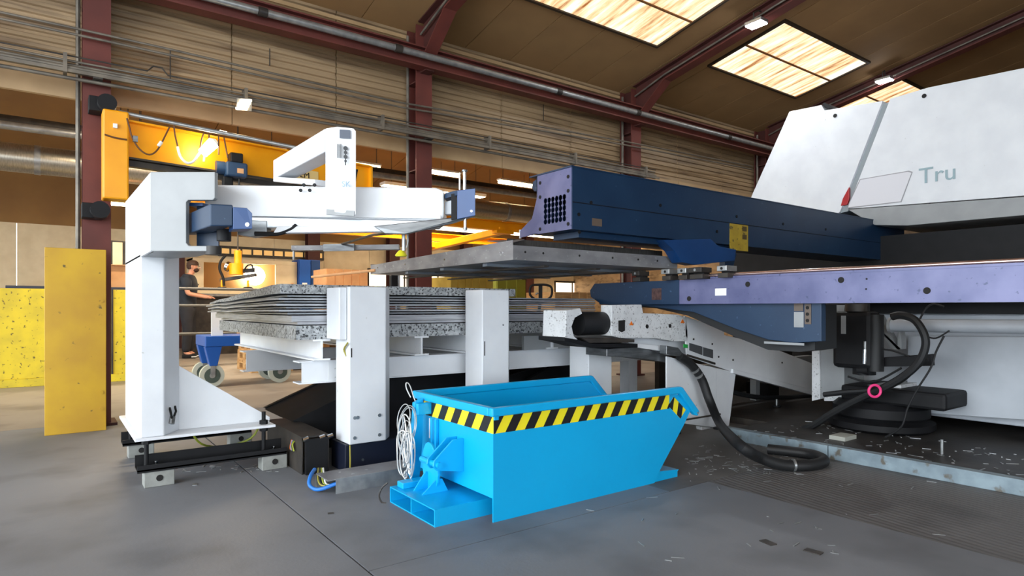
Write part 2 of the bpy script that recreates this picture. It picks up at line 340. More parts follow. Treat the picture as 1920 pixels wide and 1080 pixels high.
# ---------------------------------------------------------------- skylights
def sky_mat():
    m = bpy.data.materials.new('dirty_translucent_skylight'); m.use_nodes = True; nt = m.node_tree; N = nt.nodes; L = nt.links
    N.remove(N['Principled BSDF']); em = N.new('ShaderNodeEmission'); tc = N.new('ShaderNodeTexCoord'); mp = N.new('ShaderNodeMapping'); mp.inputs['Scale'].default_value = (7, 0.8, 0.8)
    L.new(tc.outputs['Object'], mp.inputs[0]); nz = N.new('ShaderNodeTexNoise'); nz.inputs['Scale'].default_value = 1.6; nz.inputs['Detail'].default_value = 7; nz.inputs['Roughness'].default_value = 0.6
    L.new(mp.outputs[0], nz.inputs['Vector'])
    cr = N.new('ShaderNodeValToRGB'); e = cr.color_ramp.elements; e[0].position = 0.33; e[0].color = lin((150, 92, 50)); e[1].position = 0.64; e[1].color = lin((255, 246, 226))
    q = e.new(0.46); q.color = lin((240, 200, 150)); L.new(nz.outputs[0], cr.inputs[0]); L.new(cr.outputs[0], em.inputs[0]); em.inputs[1].default_value = 0.72
    L.new(em.outputs[0], N['Material Output'].inputs[0]); return m
SKYM = sky_mat()
FRAME = mat('skylight_frame_dark', (58, 44, 30), 0.7)
SLAT = mat('grime_bar', (150, 100, 56), 0.8)
def skylight(x0, x1, y0, y1, label):
    s = thing('skylight', ((x0 + x1) / 2, (y0 + y1) / 2, roofz((y0 + y1) / 2) - 0.05), label, 'skylight', 'roof skylights')
    def q(xa, xb, ya, yb, lo, hi): return MB().hexa([(xa, ya, roofz(ya) - lo), (xb, ya, roofz(ya) - lo), (xb, yb, roofz(yb) - lo), (xa, yb, roofz(yb) - lo), (xa, ya, roofz(ya) - hi), (xb, ya, roofz(ya) - hi), (xb, yb, roofz(yb) - hi), (xa, yb, roofz(yb) - hi)])
    f = 0.03
    for a in ((x0 - f, x1 + f, y0 - f, y0), (x0 - f, x1 + f, y1, y1 + f), (x0 - f, x0, y0, y1), (x1, x1 + f, y0, y1)): q(*a, 0.028, -0.002).build('frame', FRAME, s)
    ym = (y0 + y1) / 2; q(x0, x1, ym - 0.012, ym + 0.012, 0.022, 0.002).build('cross_bar', SLAT, s)
    n = 4; w = (x1 - x0) / n
    for j, (ya, yb) in enumerate(((y0, ym - 0.012), (ym + 0.012, y1))):
        for i in range(n): q(x0 + w * i + 0.004, x0 + w * (i + 1) - 0.004, ya, yb, 0.012, 0.004).build('pane', SKYM, s)
    q(x0, x1, y0, y1, 0.003, -0.004).build('backing', SLAT, s)
def PR(px, py):   # pixel on the roof plane
    d = FW + RT * ((px - CX) / FPX) + UP * ((HY - py) / FPX); t = (3.8 + 0.19 * 5.9 - EYE) / (d.z + 0.19 * d.y); return Vector((0, 0, EYE)) + d * t
b0, b1, b2, b3 = PR(1330, 121), PR(1491, 178), PR(1632, 116), PR(1469, 41)
SX0, SX1, SY1, SY0 = (b0.x + b3.x) / 2, (b1.x + b2.x) / 2, (b0.y + b1.y) / 2, (b2.y + b3.y) / 2
a1 = PR(1216, 86)
skylight(SX0, SX1, SY0, SY1, 'dirt streaked roof skylight in the middle, between the two hanging floodlights')
skylight(SX0 - 3.03, SX1 - 3.03, SY0, SY1, 'large bright roof skylight at the top edge, nearest the camera')
skylight(SX0 + 2.95, SX1 + 2.95, SY0, SY1, 'roof skylight half hidden behind the white machine hood')

# ---------------------------------------------------------------- floodlights under the rafters
def floodlight(x, px, py, label):
    x = x - 0.17
    p = P(px, py, X=x); f = thing('floodlight', p, label, 'lamp', 'rafter floodlights')
    MB().box(p.x - 0.07, p.x + 0.07, p.y - 0.1, p.y + 0.1, p.z + 0.012, p.z + 0.05).build('housing', ALU, f, bevel=0.008)
    MB().box(p.x - 0.062, p.x + 0.062, p.y - 0.09, p.y + 0.09, p.z, p.z + 0.011).build('lens', LEDM, f)
    MB().tube([(p.x - 0.05, p.y, p.z + 0.05), (p.x - 0.05, p.y, p.z + 0.12), (p.x, p.y, p.z + 0.15), (p.x + 0.04, p.y, roofz(p.y) - 0.1), (p.x + 0.09, p.y, roofz(p.y) - 0.1)], 0.008).build('bracket', DKBROWN, f)
    l = bpy.data.lights.new('floodlight_beam', 'AREA'); l.energy = 10; l.size = 0.12; l.color = (0.92, 0.96, 1); o = bpy.data.objects.new('floodlight_beam', l); COL.objects.link(o); o.location = (0, 0, -0.02); o.parent = f
floodlight(6.26, 1418, 48, 'white floodlight hanging under the rafter left of the middle skylight')
floodlight(9.38, 1658, 153, 'white floodlight hanging under the rafter right of the middle skylight')

# ---------------------------------------------------------------- runs along the back wall
def run(name, label, cat): return thing(name, (3, 5.7, 3.3), label, cat)
cb = run('runway_beam', 'oxide red I beam running along the wall with a silver pipe on it', 'beam')
ibeam(cb, (-4.5, 5.62, 3.40), (13.5, 5.62, 3.40), 0.13, 0.20, RED, side=(0, 1, 0))
for x in COLX: MB().box(x - 0.05, x + 0.05, 5.6, 5.72, 3.29, 3.31).build('bracket', RED2, cb)
for a, b_ in ((-4.4, -0.6), (-0.55, 1.42), (1.50, 2.68), (2.75, 4.72), (4.78, 6.05), (6.1, 8.0), (8.05, 11.5)):
    MB().cyl((a, 5.535, 3.40), (b_, 5.535, 3.40), 0.032, n=14).build('pipe', GALV, cb, smooth=True)
for x in (-0.57, 1.46, 2.72, 4.75, 6.08, 8.02): MB().cyl((x - 0.035, 5.535, 3.40), (x + 0.035, 5.535, 3.40), 0.04, n=14).build('pipe_coupling', DKBROWN, cb, smooth=True)
cp = run('wall_conduit', 'thin grey conduit pair strung across the cladding below the red beam', 'pipe')
for dz in (0, -0.045):
    pts = [P(150, 55, Y=5.66), P(330, 95, Y=5.66), P(560, 149, Y=5.66), P(750, 192, Y=5.66), P(1160, 263, Y=5.66), P(1410, 312, Y=5.66)]
    MB().tube([V(-3, 5.66, pts[0].z + dz)] + [V(p.x, 5.66, p.z + dz) for p in pts], 0.010).build('pipe', PIPE, cp, smooth=True)
for px, y0, y1 in ((320, 92, 150), (507, 90, 122), (1021, 195, 225)):
    a = P(px, y0, Y=5.9); b_ = P(px, y1, Y=5.9); MB().cyl((a.x, 5.92, b_.z), (a.x, 5.92, a.z), 0.005, n=6).build('drop_wire', DKBROWN, cp)
tr = run('cable_tray', 'grey cable tray with bundled pipes crossing the columns', 'cable tray')
zt = 2.66
MB().box(-4, 6.55, 5.58, 5.66, zt - 0.035, zt - 0.028).build('tray_floor', PIPE, tr)
MB().box(-4, 6.55, 5.575, 5.583, zt - 0.05, zt - 0.025).build('tray_side', PIPE, tr)
for k, (yy, zz, rr) in enumerate(((5.60, zt - 0.01, 0.016), (5.63, zt + 0.018, 0.013), (5.61, zt + 0.042, 0.009), (5.64, zt - 0.075, 0.014))):
    MB().cyl((-4, yy, zz), (6.5, yy, zz), rr, n=10).build('pipe', PIPE, tr, smooth=True)
MB().tube([(-4, 5.6, zt + 0.075), (0.62, 5.6, zt + 0.075), (0.66, 5.6, zt + 0.12), (0.72, 5.6, zt + 0.12), (0.76, 5.6, zt + 0.07), (6.5, 5.6, zt + 0.07)], 0.006).build('cable', DKBROWN, tr)
for i in range(16):
    x = -3 + 0.62 * i; MB().box(x - 0.012, x + 0.012, 5.57, 5.68, zt - 0.055, zt + 0.085).build('clip', PIPE, tr) if i % 2 else None
for x in COLX[:4]: MB().box(x - 0.03, x + 0.03, 5.58, 5.72, zt - 0.06, zt - 0.04).build('bracket', DKBROWN, tr)
# bright lamp reflector clipped on the tray
rl = thing('tube_lamp', P(455, 195, Y=5.55), 'small bright ribbed lamp clipped on the cable tray above the crane', 'lamp')
for k in range(4):
    a = P(442 + 3.2 * k, 203 - 5 * k, Y=5.55); b_ = P(464 + 2.5 * k, 204 - 5.2 * k, Y=5.55)
    MB().cyl(a, b_, 0.009, n=8).build('tube', LTUBE, rl)
MB().obox(P(444, 206, Y=5.562), P(472, 208, Y=5.562) - P(444, 206, Y=5.562), (0, 0.01, 0), (0, 0, 0.1)).build('backplate', ALU, rl)

# ================================================================== BLUE TIPPING SKIP
YN, YF, XL = 2.167, 2.84, 1.50
sk = thing('tipping_skip', (2.0, 2.5, 0), 'bright blue low tipping skip with yellow and black hazard tape', 'skip')
def S2(px, py): q = P(px, py, Y=YN); return (q.x, q.z)
A = S2(924, 982); B = S2(1227, 911); C = S2(1240, 886); D = S2(1282, 797); E = S2(1297, 765); T1 = S2(1268, 735)
prof = [(XL, 0.0), (B[0], 0.0), (C[0], 0.072), (D[0], D[1]), (E[0], E[1]), (T1[0], 0.445), (XL, 0.445)]
for yy, nm in ((YN, 'side_plate'), (YF - 0.006, 'side_plate')):
    pr = prof if yy == YN else [(x, max(z, 0.075)) for x, z in prof]
    MB().prism([(x, yy, z) for x, z in pr], (0, 0.006, 0)).build(nm, SKIP, sk)
MB().prism([(XL, YN + 0.006, 0.10), (XL + 0.006, YN + 0.006, 0.10), (XL + 0.006, YN + 0.006, 0.445), (XL, YN + 0.006, 0.445)], (0, YF - YN - 0.012, 0)).build('end_plate', SKIP, sk)
bt = [(XL + 0.006, 0.10), (C[0] - 0.02, 0.10), (D[0] - 0.015, D[1]), (E[0] - 0.01, E[1] + 0.0)]
for (xa, za), (xb, zb) in zip(bt[:-1], bt[1:]):
    MB().prism([(xa, YN + 0.006, za), (xb, YN + 0.006, zb), (xb, YN + 0.006, zb + 0.006), (xa, YN + 0.006, za + 0.006)], (0, YF - YN - 0.012, 0)).build('bottom_plate', SKIP, sk)
# rim: square tube round three sides, turned down at the pouring lip
R1 = S2(1275, 729); R2 = S2(1306, 772)
def rim(y0, sg):
    m = MB()
    pr = [(XL - 0.018, 0.445), (R1[0] - 0.02, 0.445), (R2[0] - 0.035, R2[1] - 0.012), (R2[0] - 0.012, R2[1] - 0.02), (R2[0] + 0.004, R2[1] + 0.004), (R1[0] + 0.004, 0.476), (R1[0] - 0.012, 0.482), (XL - 0.018, 0.482)]
    m.prism([(x, y0, z) for x, z in pr], (0, sg, 0)); return m
rn = rim(YN - 0.02, 0.03).build('rim', SKIP, sk, bevel=0.006)
rim(YF - 0.01, 0.03).build('rim', SKIP, sk, bevel=0.006)
MB().box(XL - 0.022, XL + 0.012, YN + 0.008, YF - 0.008, 0.445, 0.482).build('rim', SKIP, sk, bevel=0.006)
for y in (YN - 0.0215, YF + 0.0205): MB().cyl((R2[0] - 0.016, y, R2[1] - 0.002), (R2[0] - 0.016, y + 0.002, R2[1] - 0.002), 0.006, n=10).build('rivet', GALV, rn)
MB().box(XL, XL + 0.02, YN - 0.012, YN + 0.0, 0.43, 0.446).build('gusset', SKIP, sk)
# hazard tape: yellow band with black diagonals, on side, pouring edge and end
z0, z1 = 0.372, 0.444
def tape(p0, du, length, dv, h, nrm, period, name='hazard_tape'):
    p0, du, dv, nrm = Vector(p0), Vector(du).normalized(), Vector(dv).normalized(), Vector(nrm).normalized()
    t = MB().obox(p0, du * length, dv * h, nrm * 0.0015).build(name, TAPEY, sk)
    u = -h * 0.62
    while u < length:
        q = []
        for (uu, vv) in ((u, 0), (u + period / 2, 0), (u + period / 2 + h * 0.62, h), (u + h * 0.62, h)): q.append((uu, vv))
        # clip to [0,length]
        def clip(poly, lim, keep_ge):
            out = []
            for i in range(len(poly)):
                a, b_ = poly[i - 1], poly[i]
                ina = (a[0] >= lim) if keep_ge else (a[0] <= lim); inb = (b_[0] >= lim) if keep_ge else (b_[0] <= lim)
                if ina != inb:
                    s_ = (lim - a[0]) / (b_[0] - a[0]); out.append((lim, a[1] + s_ * (b_[1] - a[1])))
                if inb: out.append(b_)
            return out
        q = clip(clip(q, 0, True), length, False) if q else q
        if len(q) >= 3:
            MB().prism([p0 + du * a + dv * b_ + nrm * 0.0012 for a, b_ in q], nrm * 0.0012).build('black_stripe', TAPEK, t)
        u += period
tape((XL + 0.002, YN, z0), (1, 0, 0), S2(1261, 760)[0] - XL - 0.03, (0, 0, 1), z1 - z0, (0, -1, 0), 0.104)
tape((XL, YF - 0.02, z0), (0, -1, 0), YF - YN - 0.018, (0, 0, 1), z1 - z0, (-1, 0, 0), 0.118)
e0 = S2(1255, 776); e1 = S2(1276, 800); f0 = S2(1265, 745); f1 = S2(1290, 772)
ted = Vector((e1[0] - e0[0], 0, e1[1] - e0[1])); tev = Vector((f0[0] - e0[0], 0, f0[1] - e0[1]))
tape((S2(1263, 744)[0], YN, S2(1263, 744)[1]), (f1[0] - f0[0], 0, f1[1] - f0[1]), 0.125, (-(0.72), 0, -0.69), 0.062, (0, -1, 0), 0.088)
# fork pockets
px0, px1, py0, py1 = 1.275, 2.35, 2.262, 2.683
for a in ((px0, px1, py0, py1, 0.0, 0.005), (px0, px1, py0, py1, 0.067, 0.072)): MB().box(*a).build('pocket_plate', SKIP, sk)
for y in (py0, (py0 + py1) / 2 - 0.003, py1 - 0.006): MB().box(px0, px1, y, y + 0.006, 0.005, 0.067).build('pocket_wall', SKIP, sk)
MB().prism([(C[0] - 0.22, YN + 0.01, 0.0), S2(1273, 901) and (S2(1273, 893)[0], YN + 0.01, 0.0), (S2(1273, 893)[0], YN + 0.01, 0.03), (S2(1276, 890)[0], YN + 0.01, 0.036), (C[0] - 0.22, YN + 0.01, 0.07)], (0, YF - YN - 0.02, 0)).build('skid_shoe', SKIP, sk)
# unlatching gear on the end
lx = XL - 0.03
def E2(px, py, x): q = P(px, py, X=x); return (x, q.y, q.z)
lv = [E2(806 + 14 * math.cos(q) - 4 * math.sin(q), 877 - 48 * math.sin(q), 1.40) for q in [2 * math.pi * k / 20 for k in range(20)]]
MB().prism(lv, (0.012, 0, 0)).build('latch_lever', SKIP, sk, bevel=0.002)
for dy in (0.0, 0.07):
    yb = 2.40 + dy * 0.8
    MB().prism([(XL, yb, 0.315), (XL - 0.055, yb, 0.315), (XL - 0.15, yb, 0.235), (XL - 0.155, yb, 0.21), (XL - 0.14, yb, 0.19), (XL, yb, 0.165)], (0, 0.008, 0)).build('latch_bracket', SKIP, sk, bevel=0.002)
MB().cyl((XL - 0.13, 2.385, 0.213), (XL - 0.13, 2.55, 0.213), 0.014, n=14).build('latch_pin', SKIP, sk, smooth=True)
MB().box(XL - 0.10, XL - 0.002, 2.408, 2.456, 0.21, 0.222).build('latch_bridge', SKIP, sk)
MB().prism([(1.33, 2.55, 0.072), (1.46, 2.55, 0.072), (1.43, 2.55, 0.15), (1.39, 2.55, 0.15)], (0, 0.008, 0)).build('pivot_lug', SKIP, sk)
MB().prism([(1.33, 2.47, 0.072), (1.46, 2.47, 0.072), (1.43, 2.47, 0.13), (1.40, 2.47, 0.13)], (0, 0.008, 0)).build('pivot_lug', SKIP, sk)
hp = [(XL - 0.03, 2.72, 0.46), (XL - 0.075, 2.72, 0.44), (XL - 0.10, 2.72, 0.10), (XL - 0.09, 2.72, 0.072), (XL - 0.05, 2.72, 0.072), (XL - 0.03, 2.72, 0.30)]
MB().prism(hp, (0, 0.03, 0)).build('release_lever', SKIP, sk, bevel=0.003)
MB().box(XL - 0.075, XL - 0.001, 2.69, 2.715, 0.385, 0.44).build('lever_guide', SKIP, sk, bevel=0.003)
for y in (2.66, 2.62): MB().box(XL - 0.018, XL - 0.0005, y, y + 0.018, 0.11, 0.37).build('stiffener', SKIP, sk, bevel=0.003)
MB().box(XL - 0.0015, XL, *sorted((E2(805, 785, XL)[1], E2(821, 785, XL)[1])), E2(813, 824, XL)[2], E2(813, 786, XL)[2]).build('rating_label', PAPER, sk)
MB().box(1.30, 1.50, 2.60, 2.66, 0.072, 0.10).build('foot_block', SKIP, sk, bevel=0.004)
# coiled wire rope and chain hung on the release lever: a thing lying on the skip
rp = thing('wire_rope', (1.38, 2.72, 0.09), 'coiled pale wire rope and chain hanging on the skip release lever', 'rope')
ROPE = mat('wire_rope_galvanised', (206, 206, 204), 0.4, 0.5)
rng = random.Random(3)
cxp = Vector((XL - 0.13, 2.70, 0.25))
for k in range(9):
    c0 = Vector((1.385 + rng.uniform(-0.03, 0.02), 2.70 + rng.uniform(-0.045, 0.05), 0.235 + rng.uniform(-0.07, 0.06)))
    h = rng.uniform(0.07, 0.13); w = rng.uniform(0.02, 0.045); tw = rng.uniform(-0.6, 0.6); pts = []
    for j in range(8):
        q = 2 * math.pi * j / 8; pts.append(c0 + Vector((math.sin(tw) * w * math.cos(q) - 0.015, math.cos(tw) * w * math.cos(q) + rng.uniform(-0.01, 0.01), h * math.sin(q))))
    MB().tube(pts, 0.0034, n=6, closed=True, smooth=4).build('rope_loop', ROPE, rp, smooth=True)
for k in range(4):
    c0 = Vector((1.375 + 0.008 * k, 2.745 + rng.uniform(-0.02, 0.03), 0.335 + rng.uniform(-0.03, 0.03))); r_ = (0.05, 0.07, 0.085, 0.10)[k]
    MB().tube([c0 + Vector((0.2 * r_ * math.sin(q), r_ * 0.9 * math.cos(q), r_ * math.sin(q))) for q in [2 * math.pi * j / 10 for j in range(10)]], 0.0023, n=6, closed=True, smooth=3).build('rope_coil', ROPE, rp, smooth=True)
lk = None
for k in range(16):   # chain links
    c0 = Vector((1.37 + 0.012 * math.sin(k * 1.7), 2.69 + 0.03 * math.sin(k * 0.9), 0.32 - 0.0145 * k)); al = k % 2 * math.pi / 2 + 0.3
    MB().tube([c0 + Vector((math.cos(al) * 0.008 * math.cos(q), math.sin(al) * 0.008 * math.cos(q), 0.013 * math.sin(q))) for q in [2 * math.pi * j / 8 for j in range(8)]], 0.0032, n=5, closed=True).build('chain_link', ROPE, rp, smooth=True)
MB().tube([P(770, 745, t=3.1), P(762, 728, t=3.1), P(762, 718, t=3.1), P(768, 722, t=3.1), P(776, 745, t=3.1), P(783, 765, t=3.08), P(782, 800, t=3.05), P(766, 822, t=3.02)], 0.003, n=6, smooth=5).build('rope_end', ROPE, rp, smooth=True)
MB().tube([P(727, 905, t=2.9), P(716, 915, t=2.9), P(711, 930, t=2.9), P(716, 942, t=2.9), P(724, 944, t=2.9)], 0.0042, n=6, smooth=5).build('shackle', DKBROWN, rp, smooth=True)

# ================================================================== WHITE LOADER COLUMN AND ARM
ld = thing('sheet_loader', (0.6, 4.0, 0), 'white sheet loader column with cantilever arm standing on a raised base plate', 'loader')
cpts = [(0.37, 3.62), (0.475, 3.62), (0.56, 3.74), (0.56, 4.37), (0.37, 4.37)]
MB().prism([(x, y, 0.25) for x, y in cpts], (0, 0, 0.92)).build('column', WHITE, ld, bevel=0.006)
g0 = P(335, 685, Y=3.76); g1 = P(505, 795, Y=3.76)
MB().prism([(0.56, 3.75, 0.25), (g1.x, 3.75, 0.25), (g1.x, 3.75, 0.27), (0.56, 3.75, g0.z)], (0, 0.012, 0)).build('gusset_plate', WHITE, ld, bevel=0.002)
MB().box(0.345, 1.02, 3.60, 4.45, 0.236, 0.25).build('base_plate', WHITE, ld, bevel=0.002)
# head: C plate turned towards the arm
h0 = V(0.37, 3.24, 0); h1 = P(403, 322, t=2.83); hd = (V(h1.x, h1.y, 0) - h0); hz = lambda py, t=2.82: EYE + (HY - py) / FPX * t
tt = 2.82
def HP(px, py): q = P(px, py, t=tt); return q
head = [HP(282, 322), HP(403, 322), HP(403, 371), HP(399, 375), HP(353, 375), HP(349, 379), HP(349, 455), HP(354, 461), HP(397, 461), HP(400, 465), HP(400, 471), HP(282, 471)]
MB().prism(head, FW * 0.03).build('head_plate', GREYW, ld, bevel=0.003)
for a, b_, th in ((0, 1, 0.012), (11, 10, -0.012)):
    p, q = head[a] + FW * 0.03, head[b_] + FW * 0.03
    MB().hexa([p, q, q + V(-0.02, 0.36, 0), V(0.37, 4.0, p.z), p - UP * th, q - UP * th, q + V(-0.02, 0.36, -th), V(0.37, 4.0, p.z - th)]).build('head_flange', GREYW, ld)
pl, qh = head[11] + FW * 0.03, head[0] + FW * 0.03
MB().prism([(0.37, pl.y, pl.z), (0.37, 4.37, pl.z), (0.37, 4.37, 1.53), (0.37, pl.y, qh.z)], (0.012, 0, 0)).build('head_cheek', WHITE, ld, bevel=0.002)
MB().prism([(0.384, 3.30, 1.17), (0.384, 3.98, 1.17), (0.384, 3.98, 1.50), (0.384, 3.30, 1.50)], (0.08, 0, 0)).build('head_core', WHITE, ld)
rs = head[6] + FW * 0.06
MB().prism([HP(350, 380) + FW * 0.09, HP(350, 458) + FW * 0.09, HP(392, 458) + FW * 0.09, HP(392, 380) + FW * 0.09], FW * 0.01).build('slot_back', NAVY, ld)
# arm (main white beam), seen square on
TA = 3.02
def AP(px, py, t=TA): return P(px, py, t=t)
bm_ = [AP(383, 346), AP(818, 352, TA + 0.05), AP(832, 358, TA + 0.05), AP(832, 408, TA + 0.05), AP(822, 414, TA + 0.05), AP(383, 406)]
ab_ = MB().prism(bm_, FW * 0.14).build('arm_beam', WHITE, ld, bevel=0.008)
MB().prism([AP(470, 399, TA - 0.008), AP(826, 403, TA + 0.04), AP(826, 410, TA + 0.04), AP(470, 405, TA - 0.008)], FW * 0.01).build('arm_lip', WHITE, ld)
MB().prism([AP(455, 406), AP(832, 414, TA + 0.05), AP(820, 426, TA + 0.05), AP(455, 428)], FW * 0.1).build('guide_rail', ALU, ld, bevel=0.004)
MB().prism([AP(520, 424, TA - .01), AP(722, 422, TA), AP(716, 434, TA), AP(512, 437, TA - .01)], FW * 0.05).build('cover_strip', WHITE, ld, bevel=0.003)
MB().prism([AP(700, 424, TA - .02), AP(846, 408, TA), AP(890, 404, TA), AP(846, 418, TA), AP(760, 438, TA - .02), AP(722, 438, TA - .02)], FW * 0.04).build('slide_bracket', STEEL, ld, bevel=0.003)
MB().tube([AP(478, 438), AP(520, 438), AP(545, 430), AP(556, 422)], 0.011, n=8, smooth=4).build('cable_chain', BLACK, ld, smooth=True)
MB().prism([AP(445, 412), AP(500, 414), AP(500, 440), AP(470, 444), AP(445, 440)], FW * 0.06).build('bearing_block', STEEL, ld, bevel=0.003)
# blue drive arm coming out of the slot
dfr = [P(394, 382, t=2.62), P(437, 384, t=2.66), P(437, 424, t=2.66), P(394, 424, t=2.62)]
MB().prism(dfr, V(-0.03, 0.42, 0)).build('drive_arm', NAVY, ld, bevel=0.005)
dp = [P(437, 388, t=2.66), P(463, 390, t=2.67), P(473, 400, t=2.67), P(473, 429, t=2.67), P(437, 430, t=2.66)]
MB().prism(dp, FW * 0.012 + V(0, 0.10, 0)).build('drive_end_plate', BLUE, ld, bevel=0.002)
bolts(ld, [P(464, 421, t=2.668)], -FW, 0.009, 0.003, CHROME)
MB().cyl(P(420, 430, t=2.8), P(420, 452, t=2.8), 0.03, n=14).build('drive_motor', BLACK, ld, smooth=True)
MB().cyl(P(400, 462, t=2.85), P(400, 478, t=2.85), 0.035, n=14).build('drive_gear', DKBROWN, ld, smooth=True)
MB().prism([P(355, 380, t=2.88), P(380, 380, t=2.88), P(380, 386, t=2.88), P(355, 386, t=2.88)], FW * 0.2).build('drive_rail', BLUE, ld)
# blue carriage at the free end
cf = [AP(857, 357, 2.98), AP(891, 353, 2.95), AP(891, 404, 2.95), AP(857, 411, 2.98)]
MB().prism(cf, FW * 0.012).build('carriage_plate', BLUE, ld, bevel=0.002)
MB().prism([AP(834, 362, TA + 0.06), AP(857, 357, 2.98), AP(857, 366, 2.98), AP(834, 372, TA + 0.06)], FW * 0.09).build('carriage_top', NAVY, ld)
MB().prism([AP(834, 378, TA + 0.06), AP(852, 374, 3.0), AP(852, 402, 3.0), AP(834, 402, TA + 0.06)], FW * 0.05).build('carriage_block', ALU, ld, bevel=0.003)
MB().prism([AP(846, 364, 3.0), AP(856, 362, 3.0), AP(856, 410, 3.0), AP(846, 412, 3.0)], FW * 0.04).build('belt_guard', BLACK, ld)
MB().cyl(P(871, 356, t=3.02), P(871, 322, t=3.02), 0.008, n=12).build('lift_pin', CHROME, ld, smooth=True)
MB().cyl(P(862, 356, t=3.05), P(862, 324, t=3.05), 0.004, n=8).build('lift_pin', CHROME, ld, smooth=True)
MB().cyl(P(871, 322, t=3.02), P(871, 319, t=3.02), 0.014, n=12).build('pin_cap', STEEL, ld)
MB().cyl(P(872, 404, t=3.0), P(872, 427, t=3.0), 0.007, n=12).build('lower_pin', CHROME, ld, smooth=True)
MB().cyl(P(872, 427, t=3.0), P(872, 432, t=3.0), 0.011, n=12).build('pin_foot', STEEL, ld)
bolts(ld, [P(884, 396, t=2.955)], -FW, 0.006, 0.003, CHROME)
# tall white bracket with back arm
fp = [AP(632, 237, 2.93), AP(663, 240, 2.93), AP(668, 246, 2.93), AP(668, 404, 2.95), AP(632, 398, 2.95)]
bpo = MB().prism(fp, V(-0.035, 0.06, 0)).build('bracket_post', WHITE, ld, bevel=0.004)
MB().prism([AP(612, 392, 2.96), AP(664, 395, 2.945), AP(664, 405, 2.945), AP(612, 402, 2.96)], FW * 0.01).build('bracket_foot', GREYW, ld)
pt0 = P(632, 237, t=2.94); ax = pt0.x - 0.035
zt0, zt1 = pt0.z, P(513, 302, X=ax).z
yf = P(512, 300, X=ax).y
MB().hexa([(ax, 2.92, zt0 - 0.11), (ax + 0.1, 2.92, zt0 - 0.11), (ax + 0.1, yf, zt0 - 0.10), (ax, yf, zt0 - 0.10), (ax, 2.92, zt0), (ax + 0.1, 2.92, zt0), (ax + 0.1, yf, zt0 + 0.01), (ax, yf, zt0 + 0.01)]).build('back_arm', WHITE, ld, bevel=0.006)
MB().hexa([(ax, 3.06, 1.50), (ax + 0.1, 3.06, 1.50), (ax + 0.1, yf, zt0 - 0.115), (ax, yf, zt0 - 0.115), (ax, 3.06, 1.53), (ax + 0.1, 3.06, 1.53), (ax + 0.1, yf, zt0 - 0.085), (ax, yf, zt0 - 0.085)]).build('lower_strut', WHITE, ld, bevel=0.004)
MB().prism([AP(637, 243, 2.925), AP(657, 244, 2.925), AP(657, 260, 2.925), AP(637, 259, 2.925)], -FW * 0.003).build('display', mat('display_dark', (52, 62, 80), 0.2), bpo)
for k in range(5): MB().prism([AP(632 + 2 * k, 270, 2.925), AP(633 + 2 * k, 270, 2.925), AP(633 + 2 * k, 296, 2.925), AP(632 + 2 * k, 296, 2.925)], -FW * 0.002).build('print_line', mat('print_grey', (96, 98, 100), 0.6), bpo)
kp = []
for k in range(4):
    c0 = AP(648, 278 + 8 * k, 2.925); MB().cyl(c0, c0 - FW * 0.003, (0.010, 0.008, 0.009, 0.006)[k], n=10).build('print_mark', mat('print_dark', (52, 54, 58), 0.6), bpo)
MB().prism([AP(647, 276, 2.925), AP(649, 276, 2.925), AP(649, 310, 2.925), AP(647, 310, 2.925)], -FW * 0.002).build('print_line', MATS['print_dark'], bpo)
sm = mat('sticker_blue_grey', (150, 178, 200), 0.5)
text_mesh('sticker', 'SK', AP(641, 350, 2.925) - FW * 0.002, RT, UP, 0.036, sm, bpo)
for (a, b_) in ((564, 357), (581, 357), (570, 347), (590, 347)): c0 = AP(a, b_, TA + 0.0); MB().cyl(c0, c0 - FW * 0.004, 0.0085, n=12).build('hole_plug', BLACK, ab_)
# suction bar behind the arm, with its hanger and yellow cup
q0, q1 = P(546, 465, Y=4.15), P(748, 466, t=P(546, 465, Y=4.15).dot(FW) + 0.05)
MB().prism([P(546, 460, t=4.4), P(748, 458, t=4.4), P(748, 468, t=4.4), P(546, 470, t=4.4)], FW * 0.05).build('suction_bar', TRAYM, ld, bevel=0.003)
MB().prism([P(606, 458, t=4.38), P(664, 457, t=4.38), P(664, 470, t=4.38), P(606, 471, t=4.38)], FW * 0.02).build('bar_clamp', STEEL, ld)
MB().cyl(P(551, 470, t=4.42), P(551, 487, t=4.42), 0.008, n=8).build('bar_pin', GALV, ld)
MB().cyl(P(757, 434, t=3.1), P(757, 470, t=3.1), 0.010, n=12).build('cup_stem', GALV, ld, smooth=True)
MB().tube([P(762, 436, t=3.1), P(765, 450, t=3.1), P(762, 464, t=3.1)], 0.003, n=6, smooth=3).build('air_hose', GALV, ld)
MB().lathe(P(752, 481, t=3.1), [(0.026, 0), (0.03, 0.006), (0.018, 0.022), (0.01, 0.03)], n=16).build('suction_cup', mat('cup_yellow', (214, 206, 40), 0.5), ld, smooth=True)
MB().tube([P(735, 437, t=3.06), P(700, 440, t=3.5), P(660, 452, t=4.2), P(640, 458, t=4.4)], 0.008, n=6).build('bar_hanger', DKBROWN, ld)
